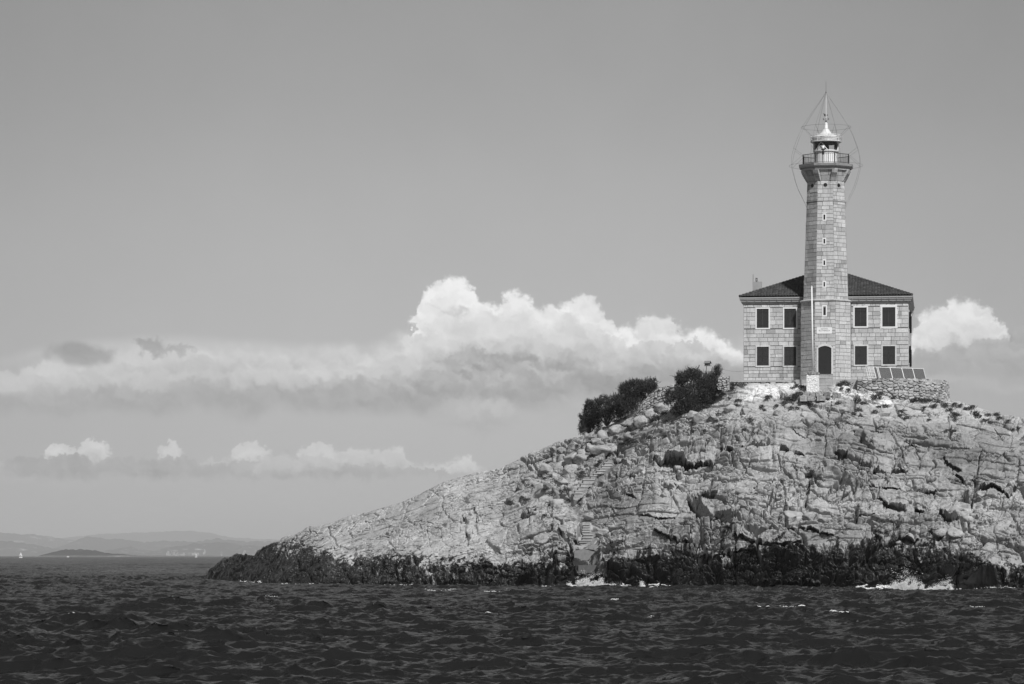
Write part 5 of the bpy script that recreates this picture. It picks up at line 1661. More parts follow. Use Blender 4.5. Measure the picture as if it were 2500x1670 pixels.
# ================================================================== VEGETATION
def foliage_mesh(name, blobs, n, blade, width, rng, up=0.55, mat=None, parent=None, clumps=True, tone=(0.35, 2.6)):
    """feathery sprays: thin blades fanning out of points spread through overlapping lobes. blobs: (centre, radii)"""
    vol = np.array([b[1][0] * b[1][2] for b in blobs]); vol = vol / vol.sum()
    which = rng.choice(len(blobs), n, p=vol)
    C_ = np.array([b[0] for b in blobs])[which]; R_ = np.array([b[1] for b in blobs])[which]
    d = rng.normal(size=(n, 3)); d /= np.linalg.norm(d, axis=1)[:, None]
    rad = rng.uniform(0.25, 1.0, n) ** 0.5
    # ragged lobes
    lump = 1 + 0.55 * fbm(d[:, 0] * 3.0 + which * 7.1, d[:, 1] * 3.0, d[:, 2] * 3.0, 3, .6, 900) + (rng.random(n) < .05) * rng.uniform(0, .35, n)
    p = C_ + d * R_ * (rad * lump)[:, None]
    # clump the sprays so gaps open between them
    cl = fbm(p[:, 0] / .62, p[:, 1] / .62, p[:, 2] / .62, 2, .5, 950)
    keep_ = (cl > -0.20) | (rad < 0.6)
    p, d, rad, cl = p[keep_], d[keep_], rad[keep_], cl[keep_]
    m = len(p)
    ax = d * 0.75 + np.array([-.08, 0, up]) + rng.normal(scale=.22, size=(m, 3))
    ax /= np.linalg.norm(ax, axis=1)[:, None]
    K = 9
    ln = blade * rng.uniform(.45, 1.3, m) * (0.7 + 0.6 * np.clip(cl + .3, 0, 1))
    fr_ = np.linspace(0, 1, K)
    pp = (p[:, None, :] + ax[:, None, :] * (ln[:, None] * fr_[None])[..., None]).reshape(-1, 3)
    oo = np.repeat(ax, K, 0) + rng.normal(scale=.42, size=(m * K, 3)); oo /= np.linalg.norm(oo, axis=1)[:, None]
    side_ = np.cross(oo, rng.normal(size=(m * K, 3))); side_ /= np.linalg.norm(side_, axis=1)[:, None] + 1e-9
    L = blade * .55 * rng.uniform(.5, 1.25, (m * K, 1)) * np.tile(1.15 - .6 * fr_, m)[:, None]; Wd = width * rng.uniform(.6, 1.3, (m * K, 1))
    v = np.stack([pp - side_ * Wd * .4, pp + oo * L * .55 - side_ * Wd, pp + oo * L, pp + oo * L * .5 + side_ * Wd], 1).reshape(-1, 3)
    f = np.arange(m * K * 4).reshape(-1, 4)
    tn = np.repeat(np.repeat(np.clip(rng.normal(1, .3, m) + .9 * cl + np.maximum(rng.normal(0, .5, m), 0), tone[0], tone[1]), K), 4)  # paler sprays put a sunlit look into the leaf tone
    me = mesh_np(name, v, f, tn)
    return finish(name, me, mat, parent)
def bush(name, blobs_px, Yv, base_px, n, label, cat, group, rng, blade=.30, width=.014, mat='leaf', depth=0.8):
    b0 = P3(base_px[0], base_px[1], Yv)
    root = empty(name, b0, label, cat, group)
    k = Yv / F
    blobs = []
    for x, y, rx, ry in blobs_px:
        c = P3(x, y, Yv + rng.uniform(-.5, .5))
        blobs.append((tuple(c), (rx * k * .88, max(rx * k * depth * .86, .45), ry * k * .84)))
    foliage_mesh('crown', blobs, n, blade, width, rng, .6, M[mat], root)
    s = MB()
    for c, r in blobs:
        c = Vector(c)
        mid = b0.lerp(c, .5) + Vector((rng.uniform(-.2, .2), rng.uniform(-.2, .2), .12))
        s.tube([b0 - UP * .2, mid, c], [.075, .05, .02], 6)
        for q in range(5):
            e = c + Vector((rng.normal() * r[0] * .6, rng.normal() * r[1] * .6, abs(rng.normal()) * r[2] * .6))
            s.tube([c.lerp(mid, .4), c.lerp(e, .5) + UP * .05, e], [.03, .02, .008], 5)
    s.build('stems', M['bark'], root)
    return root
G_T = 'tamarisk shrubs on the left crest'
bush('tamarisk_shrub', [(1690, 935, 42, 34), (1728, 942, 28, 30), (1672, 968, 36, 30), (1712, 975, 44, 34), (1650, 985, 26, 26), (1676, 998, 40, 20), (1745, 912, 12, 24), (1733, 955, 26, 34), (1690, 912, 20, 14), (1640, 965, 16, 14), (1754, 906, 6, 12), (1662, 925, 16, 14)], 271.5, (1695, 1010), 11000,
     'big dark feathery tamarisk shrub nearest the house, below the birdhouse', 'shrub', G_T, np.random.default_rng(1))
bush('tamarisk_shrub', [(1540, 958, 30, 26), (1580, 945, 22, 16), (1560, 975, 30, 24), (1525, 985, 30, 22), (1594, 932, 12, 9), (1550, 938, 20, 10), (1530, 950, 14, 12), (1592, 952, 16, 14), (1535, 1002, 28, 14)], 279.0, (1550, 1012), 8000,
     'dark tamarisk shrub at the top of the left thicket beside the rubble wall', 'shrub', G_T, np.random.default_rng(2))
bush('tamarisk_shrub', [(1478, 998, 30, 22), (1500, 985, 22, 18), (1470, 1018, 30, 20), (1498, 1012, 26, 18), (1458, 985, 14, 10), (1474, 976, 12, 10), (1512, 1000, 26, 24), (1516, 975, 18, 14), (1450, 1010, 18, 16)], 281.5, (1482, 1036), 5600,
     'dark tamarisk shrub in the middle of the left thicket', 'shrub', G_T, np.random.default_rng(3))
bush('tamarisk_shrub', [(1440, 1002, 14, 20), (1436, 1030, 18, 18), (1452, 1035, 20, 16), (1424, 1020, 10, 14), (1428, 1050, 14, 12), (1440, 985, 8, 8), (1456, 1018, 16, 18), (1420, 1040, 10, 12)], 282.5, (1440, 1058), 3800,
     'dark tamarisk shrub at the lower left end of the thicket', 'shrub', G_T, np.random.default_rng(4))

# low scrub on the rock
def scrub_proto(seed, n, flat):
    rng = np.random.default_rng(seed)
    blobs = [((rng.uniform(-.22, .22), rng.uniform(-.15, .15), .05 + rng.uniform(0, .08)), (rng.uniform(.16, .30), .22, rng.uniform(.10, .2) * flat)) for _ in range(5)]
    return blobs, rng
protos = []
for k in range(5):
    blobs, rng = scrub_proto(60 + k, 0, 1.0)
    o = foliage_mesh('scrub_clump', blobs, 150, .13, .022, rng, .5, M['scrub'])
    protos.append(o)
SCRUB = [  # px, py, size, zone
    (1775, 940, 1.5, 'k'), (1795, 938, 2.2, 'k'), (1806, 941, 1.7, 'k'), (1786, 947, 1.6, 'k'), (1758, 950, 1.2, 'k'),
    (1946, 941, 1.5, 'w'), (1960, 944, 1.1, 'w'), (1932, 946, .9, 'w'), (2048, 940, 1.6, 'w'), (2064, 936, 2.1, 'w'), (2080, 938, 2.2, 'w'), (2094, 944, 1.7, 'w'), (2056, 950, 1.2, 'w'), (2072, 950, 1.3, 'w'), (2138, 948, 2.0, 'w'), (2152, 947, 1.7, 'w'), (2162, 945, 1.3, 'w'),
    (2136, 970, 2.0, 'r'), (2090, 982, 2.3, 'r'), (2106, 984, 1.4, 'r'), (2048, 984, 1.6, 'r'), (2240, 976, 2.3, 'r'), (2256, 970, 2.2, 'r'), (2268, 968, 1.8, 'r'), (2228, 978, 1.5, 'r'), (2288, 980, 2.0, 'r'), (2280, 992, 1.4, 'r'), (2302, 988, 1.4, 'r'), (2255, 995, 1.4, 'r'), (2330, 986, 1.4, 'r'), (2345, 988, 1.3, 'r'),
    (2180, 971, 1.3, 'r'), (2160, 991, 1.7, 'r'), (2145, 992, 1.2, 'r'), (2138, 1006, 1.4, 'r'), (2096, 1000, 1.7, 'r'), (2085, 1010, 1.3, 'r'), (2205, 1002, 1.6, 'r'), (2196, 1014, 1.7, 'r'), (2212, 1019, 1.6, 'r'), (2320, 1000, 1.6, 'r'), (2332, 1012, 1.8, 'r'), (2330, 1024, 1.2, 'r'), (2362, 998, 1.8, 'r'), (2372, 996, 1.6, 'r'), (2380, 1008, 1.8, 'r'), (2390, 1016, 1.7, 'r'), (2410, 1012, 1.3, 'r'), (2432, 1012, 1.5, 'r'), (2440, 1020, 1.6, 'r'), (2460, 1028, 1.3, 'r'), (2405, 1024, 1.2, 'r'), (2325, 1052, 1.6, 'r'), (2310, 1050, 1.3, 'r'), (2268, 1024, 1.2, 'r'), (2470, 1050, 1.3, 'r'), (2485, 1046, 1.2, 'r'),
    (1876, 969, 1.5, 'l'), (1860, 992, 1.4, 'l'), (1865, 1000, 1.2, 'l'), (1920, 976, 1.6, 'l'), (1914, 985, 1.5, 'l'), (1940, 970, 1.8, 'l'), (1952, 962, 1.6, 'l'), (1894, 990, 1.3, 'l'), (1930, 996, 1.3, 'l'), (1945, 997, 1.2, 'l'), (1985, 998, 1.2, 'l'), (1975, 986, 1.2, 'l'), (1800, 977, 1.4, 'l'), (1797, 990, 1.2, 'l'), (1780, 972, 1.1, 'l'), (1755, 1010, 1.2, 'l'), (1745, 1028, 1.3, 'l'), (1760, 1040, 1.3, 'l'), (1718, 1052, 1.4, 'l'), (1690, 1052, 1.2, 'l'), (1815, 1046, 1.2, 'l'), (1700, 985, 1.4, 'l'),
    (1605, 1022, 2.4, 'c'), (1590, 1028, 2.0, 'c'), (1615, 1010, 2.0, 'c'), (1622, 1030, 1.4, 'c'), (1575, 1018, 1.3, 'c'), (1556, 1042, 1.8, 'c'), (1566, 1046, 1.3, 'c'), (1534, 1054, 1.6, 'c'), (1545, 1058, 1.2, 'c'), (1503, 1068, 1.7, 'c'), (1512, 1072, 1.2, 'c'), (1530, 1082, 1.9, 'c'), (1545, 1078, 1.5, 'c'), (1518, 1082, 1.3, 'c'), (1460, 1050, 1.6, 'c'), (1475, 1044, 1.3, 'c'), (1505, 1026, 1.6, 'c'), (1520, 1020, 1.4, 'c'), (1440, 1082, 1.2, 'c'), (1612, 1054, 1.2, 'c'), (1586, 975, 1.9, 'c'), (1594, 985, 1.4, 'c'), (1578, 990, 1.5, 'c'), (1391, 1078, 1.3, 'c'), (1408, 1088, 1.1, 'c'), (1640, 1030, 1.1, 'c'),
    (1458, 1135, 1.5, 's'), (1462, 1128, 1.4, 's'), (1468, 1158, 1.3, 's'), (1440, 1112, 1.2, 's'), (1318, 1160, 1.7, 's'), (1330, 1166, 1.3, 's'), (1385, 1198, 1.4, 's'), (1372, 1198, 1.2, 's'), (1388, 1220, 1.5, 's'), (1420, 1154, 1.5, 's'), (1416, 1166, 1.4, 's'), (1376, 1150, 1.1, 's'), (1286, 1218, 1.5, 's'), (1276, 1214, 1.3, 's'), (1240, 1228, 1.2, 's'), (1470, 1178, 1.1, 's'), (1415, 1230, 1.1, 's'), (1330, 1258, 1.2, 's')]
ZL = {'k': 'low dark scrub clump by the kerb and footing wall left of the house', 'w': 'dark scrub clump growing among the limewashed rock below the terrace',
      'r': 'dark scrub clump on the upper right rock below the retaining wall', 'l': 'dark scrub clump on the upper rock left of the pedestal',
      'c': 'dark scrub clump on the pale rock around the tamarisks', 's': 'dark scrub clump beside the rock-cut stairway'}
rs = random.Random(3)
for i, (x, y, sz, zn) in enumerate(SCRUB):
    src = protos[i % 5]
    o = src if i < 5 else src.copy()
    if i >= 5: COL.objects.link(o)
    p = terrain(x, y)
    o.location = p - UP * .02
    o.rotation_euler = (0.25, 0, rs.uniform(0, 6.28))
    o.scale = (sz * rs.uniform(.45, .75), sz * .5, sz * rs.uniform(.30, .55))
    tag(o, ZL[zn], 'scrub', 'scrub ' + zn)
GN = {'k': 'scrub by the kerb', 'w': 'scrub below the terrace', 'r': 'scrub on the upper right rock', 'l': 'scrub on the upper rock left of the pedestal', 'c': 'scrub around the tamarisks', 's': 'scrub beside the stairway'}
for o in COL.objects:
    if o.name.startswith('scrub_clump'): o['group'] = GN[o['group'][-1]]
# loose blocks
def boulder_mesh(seed):
    n_, m_ = 40, 26
    th, ph = np.meshgrid(np.linspace(0, 2 * np.pi, n_, endpoint=False), np.linspace(0.02, np.pi - .02, m_))
    d = np.stack([np.cos(th) * np.sin(ph), np.sin(th) * np.sin(ph), np.cos(ph)], -1).reshape(-1, 3)
    rr_ = np.random.default_rng(seed)
    r = np.full(len(d), 1.0)
    for k in range(11):                                # chop flat faces off a ball
        nn = rr_.normal(size=3); nn /= np.linalg.norm(nn)
        c = d @ nn
        r = np.minimum(r, np.where(c > .05, rr_.uniform(.55, .85) / np.maximum(c, .05), 9))
    r = r * (1 + .06 * fbm(d[:, 0] * 3, d[:, 1] * 3, d[:, 2] * 3 + seed, 4, .6, 40)) 
    i = np.arange(n_ * m_).reshape(m_, n_)
    q = np.stack([i[:-1], i[1:], np.roll(i, -1, 1)[1:], np.roll(i, -1, 1)[:-1]], -1).reshape(-1, 4)
    att = np.stack([np.full(len(d), 1.08), np.full(len(d), -.4), np.zeros(len(d))], -1)
    return mesh_np('boulder', d * r[:, None], q, att)
bprot = [boulder_mesh(k) for k in range(6)]
for m_ in bprot: m_.materials.append(M['rock']); m_.polygons.foreach_set('use_smooth', np.ones(len(m_.polygons), bool))
BOULD = [(1350, 1094, .5), (1372, 1100, .6), (1400, 1094, .7), (1425, 1104, .6), (1395, 1122, .8), (1418, 1128, .9), (1370, 1132, .7), (1440, 1092, .6), (1345, 1122, .5), (1330, 1146, .7), (1352, 1160, .8), (1395, 1150, .9), (1372, 1176, .7), (1340, 1186, .6), (1310, 1180, .5), (1478, 1064, .7), (1455, 1074, .6), (1500, 1050, .8), (1548, 1032, .8), (1568, 1030, .7), (1590, 1010, .7), (1610, 992, .7), (1540, 1066, .6), (1470, 1100, .9), (1498, 1090, .8),
         (1360, 1228, .8), (1320, 1236, .6), (1390, 1262, .7), (1440, 1260, .6), (1376, 1290, .5), (1470, 1300, .5), (1690, 1012, .6), (1712, 1020, .7), (1742, 1012, .5), (1780, 1000, .6), (1820, 1004, .5), (1850, 1020, .5), (1900, 1010, .5), (1960, 1012, .5), (2060, 1000, .5), (2110, 1014, .6), (2160, 1012, .5), (2220, 1006, .5), (2270, 1010, .6), (2350, 1010, .5), (2420, 1026, .5), (1935, 1256, .9), (1975, 1262, .7), (2010, 1268, .6), (2330, 1300, .7), (2360, 1270, .6), (2300, 1296, .5)]
rs2 = random.Random(17)
for i, (x, y, r) in enumerate(BOULD):
    o = bpy.data.objects.new('boulder', bprot[i % 6]); COL.objects.link(o)
    p = terrain(x, y)
    o.location = p + Vector((0, .30 * r, -.05 * r))
    o.rotation_euler = (rs2.uniform(-.5, .5), rs2.uniform(-.5, .5), rs2.uniform(0, 6.28))
    o.scale = (r * rs2.uniform(.9, 1.4), r, r * rs2.uniform(.6, .85))
    zone_ = 'left' if x < 1480 and y < 1200 else ('crest' if x < 1620 and y < 1110 else ('top' if y < 1060 else 'low'))
    tag(o, {'left': 'pale angular block lying on the rock left of the upper steps', 'crest': 'pale angular block on the crest below the tamarisks', 'top': 'pale angular block on the upper slope below the lighthouse', 'low': 'pale angular block lodged in the lower rock above the dark belt'}[zone_], 'boulder',
        {'left': 'blocks left of the upper steps', 'crest': 'blocks below the tamarisks', 'top': 'blocks below the lighthouse', 'low': 'blocks in the lower rock'}[zone_])
# dry pale stems under the left thicket
rng = np.random.default_rng(8)
s = MB()
for k in range(60):
    x = rng.uniform(1498, 1560); p = terrain(x, 1030 - (x - 1498) * .30)
    e = p + Vector((rng.uniform(-.5, .2), rng.uniform(-.3, .1), rng.uniform(.4, .9)))
    s.tube([p, p.lerp(e, .5) + Vector((.05, 0, .04)), e], [.010, .008, .004], 4, 1.0)
tag(s.build('dry_grass', M['drygrass'], origin=terrain(1528, 1022)), 'dry pale stalks in front of the left tamarisk thicket', 'dry grass', None, 'stuff')

# ================================================================== ROCK-CUT STAIRS, LANDINGS
def flight(steps, label, riser):
    root = empty('rock_stairs', terrain(steps[0][0], steps[0][2]), label, 'stairs')
    below = steps[0][3]
    for x0, x1, y0, y1 in steps:
        Ys = terrain((x0 + x1) / 2, (y0 + y1) / 2).y - 0.22
        a, b = P3(x0, below + .4, Ys), P3(x1, y0, Ys)
        below = y0
        mb = MB()
        du = Vector((b.x - a.x, 0, 0))
        mb.box(Vector((a.x, Ys, a.z)), du, Vector((0, 2.2, 0)), UP * (b.z - a.z - .05), riser)  # dark riser tone paints in the shade under each lip
        mb.box(Vector((a.x - .02, Ys - .06, b.z - .06)), du + Vector((.04, 0, 0)), Vector((0, 2.2, 0)), UP * .05, 1.2)  # pale lip tone paints in the tread-edge highlight
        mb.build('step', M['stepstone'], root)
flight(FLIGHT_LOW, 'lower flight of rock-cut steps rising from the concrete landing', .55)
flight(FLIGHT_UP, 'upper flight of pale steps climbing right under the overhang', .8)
def slab(name, pts_px, Yv, thick, depth, mat, label):
    mb = MB()
    f = [P3(x, y, Yv) for x, y in pts_px]
    n = len(f)
    bk_ = [p + Vector((0, depth, 0)) for p in f]
    fr = [p - UP * thick for p in f]
    bb = [p - UP * thick for p in bk_]
    mb.add(f + bk_ + fr + bb, [tuple(range(n)) + tuple(range(2 * n - 1, n - 1, -1))] + [(i, i + 1, 2 * n + i + 1, 2 * n + i) for i in range(n - 1)] + [(n - 1, 2 * n - 1, 4 * n - 1, 3 * n - 1), (n, 0, 2 * n, 3 * n)], .95)
    tag(mb.build(name, mat, origin=f[0]), label, 'landing')
M['wetcon'] = simple('dark_wet_concrete', .10, .6, 0, .4, 4, .4)
M['landing'] = simple('wet_landing_concrete', .22, .8, 0, .35, 4, .4)
slab('concrete_landing', [(1402, 1345), (1425, 1340), (1448, 1342), (1464, 1350)], terrain(1434, 1352).y - .5, .9, 4.0, M['landing'], 'pale curved concrete landing at the foot of the lower steps')
slab('concrete_landing', [(1412, 1380), (1470, 1379)], terrain(1440, 1384).y - .5, .6, 3.0, M['wetcon'], 'grey wet concrete slab just above the breaking wave')

# ================================================================== SPRAY AND FOAM
OCT_V = np.array([(1, 0, 0), (-1, 0, 0), (0, 1, 0), (0, -1, 0), (0, 0, 1), (0, 0, -1)], np.float32)
OCT_F = np.array([(0, 2, 4), (2, 1, 4), (1, 3, 4), (3, 0, 4), (2, 0, 5), (1, 2, 5), (3, 1, 5), (0, 3, 5)])
def drops(name, pts, rad, label, cat):
    pts = np.asarray(pts, np.float32); rad = np.asarray(rad, np.float32)
    v = (pts[:, None, :] + OCT_V[None] * rad[:, None, :]).reshape(-1, 3)
    f = (OCT_F[None] + 6 * np.arange(len(pts))[:, None, None]).reshape(-1, 3)
    me = mesh_np(name, v, f, np.ones(len(v)))
    c = pts.mean(0)
    return tag(finish(name, me, M['foam'], None, True, (float(c[0]), float(c[1]), 0.0)), label, cat, None, 'stuff')
rng = np.random.default_rng(21)
def shore_y(px): return float(col(SHORE_Y, px))
def plume(name, px0, px1, crest, label, n, dy=0.8, fine=.012):
    """spray thrown up between px0 and px1 under a ragged crest: dense at the foot, thinning to mist"""
    xs_ = rng.uniform(px0, px1, n)
    ct = np.interp(xs_, [c[0] for c in crest], [c[1] for c in crest])
    t = rng.beta(1.0, 1.9, n)
    Yv = np.array([shore_y(x) for x in xs_]) - dy - rng.uniform(0, .9, n) * (1 - t)
    pyb = HY + HC * F / Yv
    y = pyb - (pyb - ct) * t * (1.0 + .35 * fbm(xs_ / 5, xs_ * 0, xs_ * 0, 3, .6, 700))
    keep_ = fbm((xs_ + (y - 1420) * .5) / 9.0, y / 5.0, xs_ * 0, 4, .6, 733) > -.20 + .40 * t - .35 * (t < .05)
    xs_, y, Yv, t = xs_[keep_], y[keep_], Yv[keep_], t[keep_]
    m = len(t)
    xs_ = xs_ + rng.normal(size=m) * (.6 + 3.0 * t)
    y = y - rng.exponential(.5 + 2.2 * t, m)
    P_ = np.stack([(xs_ - CX) / F * Yv, Yv, HC + (HY - y) / F * Yv], 1)
    r = fine * rng.uniform(.5, 1.6, m) * (1.5 - .7 * t)
    drops(name, P_, np.stack([r * rng.uniform(.9, 1.8, m), r, r * rng.uniform(.7, 1.3, m)], 1), label, 'wave spray')
plume('wave_spray', 1384, 1472, [(1380, 1430), (1395, 1420), (1408, 1406), (1425, 1396), (1440, 1400), (1452, 1394), (1466, 1396), (1472, 1414)], 'white surf surging into the inlet below the landing', 9000, 1.2)
plume('wave_spray', 1466, 1520, [(1466, 1416), (1490, 1424), (1520, 1431)], 'thin white surf running off the inlet to the right', 1500, 1.2)
plume('wave_spray', 1561, 1574, [(1561, 1434), (1563, 1412), (1569, 1422), (1574, 1436)], 'small white spout of spray against the dark rock', 1300, 1.2)
plume('wave_spray', 2160, 2254, [(2158, 1438), (2176, 1430), (2190, 1416), (2200, 1402), (2208, 1393), (2216, 1400), (2230, 1406), (2244, 1412), (2254, 1430)], 'tall burst of white spray against the dark rock on the right', 11000, 1.4)
plume('wave_spray', 2246, 2325, [(2246, 1432), (2286, 1430), (2300, 1420), (2306, 1408), (2320, 1408), (2325, 1432)], 'low white surf with a raised corner right of the spray burst', 5500, 1.4)
P_, R_ = [], []
for k in range(90):                                   # flying droplets round the burst
    x = rng.normal(2200, 22); y = rng.uniform(1382, 1432)
    P_.append(P3(x, y, shore_y(2200) - rng.uniform(.5, 1.5))); r = rng.uniform(.014, .034); R_.append((r, r, r))
drops('flying_droplets', P_, R_, 'scattered droplets flying over the spray burst', 'droplets')
def foam_line(x0, x1, n, wd, label, dy=0.9):
    xs_ = rng.uniform(x0, x1, n)
    X_, Y_ = [], []
    for x in xs_:
        Yv = shore_y(x) - dy + .5 - abs(rng.normal()) * wd * 2.2
        X_.append((x - CX) / F * Yv); Y_.append(Yv)
    X_, Y_ = np.array(X_), np.array(Y_)
    kp_ = fbm(X_ / .9, Y_ / .9, X_ * 0, 3, .6, 820) > -.05
    X_, Y_ = X_[kp_], Y_[kp_]
    h, dx, dy_, j = sea_at(X_, Y_)
    P_ = np.stack([X_ + dx, Y_ + dy_, h + .05], 1)
    r = rng.uniform(.015, .045, len(X_))
    drops('shore_foam', P_, np.stack([r * 2, r * 1.5, r * .6], 1), label, 'foam')
foam_line(1320, 1540, 4200, .9, 'foam washing round the mouth of the inlet')
foam_line(1580, 1670, 1300, .4, 'thin foam line along the dark rock right of the small spout')
foam_line(1720, 1870, 3000, .6, 'foam line along the middle of the dark rock wall')
foam_line(2080, 2360, 6500, 1.0, 'foam washing under the spray burst on the right')
foam_line(2345, 2495, 2800, .6, 'broken foam line at the right edge of the rock')
foam_line(590, 640, 260, .6, 'small foam patch at the low left rocks')
foam_line(690, 765, 800, .6, 'foam patch below the left end of the pale slope')
foam_line(940, 1010, 160, .5, 'faint foam below the middle of the left slope')
def crest_foam(spots):
    P_, R_ = [], []
    for x, y, w_, n in spots:
        Yv = HC * F / (y - HY)
        gx = (x - CX) / F * Yv
        xx = gx + rng.normal(0, w_ / 30.0 * .5, n * 6) * Yv / 270; yv = Yv + rng.uniform(-1.6, 1.6, n * 6) * Yv / 150
        n = int(n * .45)
        h, dx, dy_, j = sea_at(xx, yv)
        k_ = np.argsort(-h)[:n]
        r = rng.uniform(.006, .026, n)
        for q, rr_ in zip(k_, r):
            P_.append((xx[q] + dx[q], yv[q] + dy_[q], h[q] + .015)); R_.append((rr_ * 2.0, rr_ * 1.2, rr_ * .6))
    drops('whitecaps', P_, R_, 'small white flecks of foam on the nearer wave crests', 'whitecaps')
crest_foam([(1080, 1446, 26, 160), (1102, 1445, 12, 70), (1198, 1453, 26, 180), (1482, 1468, 30, 200), (1535, 1474, 14, 60), (1680, 1470, 34, 140), (1562, 1512, 18, 160), (1920, 1489, 20, 120), (1968, 1496, 22, 140), (1935, 1493, 20, 80), (2035, 1505, 26, 140), (1265, 1441, 20, 100), (665, 1470, 14, 40), (790, 1477, 12, 50), (1195, 1502, 20, 90), (2400, 1494, 20, 70), (620, 1426, 20, 60), (1870, 1502, 10, 40)])

# ================================================================== FAR COAST
def hill(name, ridge, Yv, depth, mat, label, rough_=0.06, x_pad=(0, 0), kind='structure', seed=0):
    xs_ = np.linspace(ridge[0][0], ridge[-1][0], 420)
    ry = np.interp(xs_, [r[0] for r in ridge], [r[1] for r in ridge])
    ry = ry + rough_ * 12 * vnoise(xs_ / 9.0, xs_ * 0, xs_ * 0, seed) + rough_ * 5 * vnoise(xs_ / 3.3, xs_ * 0, xs_ * 0, seed + 1)
    ry = np.minimum(ry, HY - .3)
    hz_ = (HY - ry) / F * Yv + HC
    rows = np.linspace(0, 1, 60)
    Rg, Hg = np.meshgrid(rows, hz_, indexing='ij')
    Xg = np.meshgrid(rows, (xs_ - CX) / F * Yv, indexing='ij')[1]
    Yg = Yv + depth * (Rg - 0.5)
    sh = np.clip(1 - np.abs(Rg - .5) * 2, 0, 1) ** 0.8
    nz = 1 + 0.25 * fbm(Xg / (depth * .18), Yg / (depth * .25), Xg * 0, 4, .55, seed + 3) * (1 - sh ** 3)
    Zg = Hg * sh * nz - 2
    i = np.arange(60 * 420).reshape(60, 420)
    q = np.stack([i[:-1, :-1], i[:-1, 1:], i[1:, 1:], i[1:, :-1]], -1).reshape(-1, 4)
    me = mesh_np(name, np.stack([Xg, Yg, Zg], -1).reshape(-1, 3), q)
    return tag(finish(name, me, mat, None, True), label, 'hills', None, kind)
hill('hills_farthest', [(-900, 1330), (-300, 1312), (100, 1318), (245, 1303), (332, 1299), (460, 1294), (511, 1300), (562, 1310), (620, 1314), (800, 1322), (1100, 1330), (1400, 1356)], 31000, 3000, hill_material('far_hill_cover', .06, .2, .0, .004), 'faintest ridge on the horizon behind the other hills', .13, seed=1)
hill('hills_left', [(-900, 1340), (-400, 1310), (-100, 1302), (0, 1299), (50, 1303), (80, 1303), (110, 1307), (150, 1314), (175, 1317), (230, 1330), (330, 1356)], 24500, 2600, hill_material('left_hill_cover', .05, .46, .16, .02), 'hazy hill with a pale scree slope at the far left', .13, seed=5)
hill('hills_middle', [(120, 1356), (184, 1319), (212, 1307), (230, 1312), (307, 1317), (358, 1323), (396, 1318), (440, 1321), (485, 1321), (526, 1313), (600, 1322), (700, 1318), (850, 1330), (1050, 1356)], 20500, 2600, hill_material('mid_hill_cover', .055, .40, .10, .02), 'hazy speckled hills in the middle distance above the two sailboats', .15, seed=9)
hill('hills_near_left', [(-900, 1348), (-300, 1322), (0, 1318), (64, 1325), (128, 1337), (200, 1347), (260, 1356)], 17500, 1800, hill_material('near_hill_cover', .055, .42, .12, .024), 'low speckled headland at the far left behind the sailboat', .15, seed=13)
hill('hills_near_right', [(215, 1356), (256, 1344), (320, 1334), (370, 1345), (409, 1335), (473, 1326), (550, 1322), (600, 1331), (700, 1338), (900, 1356)], 16500, 1800, hill_material('coast_hill_cover', .055, .44, .13, .024), 'low speckled coastal hills with scattered pale rock left of the islet', .16, seed=17)
hill('dark_islet', [(112, 1356), (125, 1353), (153, 1341), (174, 1338), (199, 1339), (230, 1341), (256, 1347), (290, 1350.5), (320, 1353), (345, 1356)], 7200, 700, hill_material('dark_islet_cover', .035, .22, .02, .02), 'low dark wooded island on the horizon', .13, seed=21)
hill('coast_strip', [(60, 1356), (110, 1354.2), (340, 1353.6), (420, 1354.2), (520, 1354.4), (640, 1356)], 6700, 300, hill_material('pale_shore', .14, .40, .2, .03), 'pale rocky shore at the foot of the dark island', .03, seed=25)
def far_point(px, Yv): return Vector(((px - CX) / F * Yv, Yv, 0))
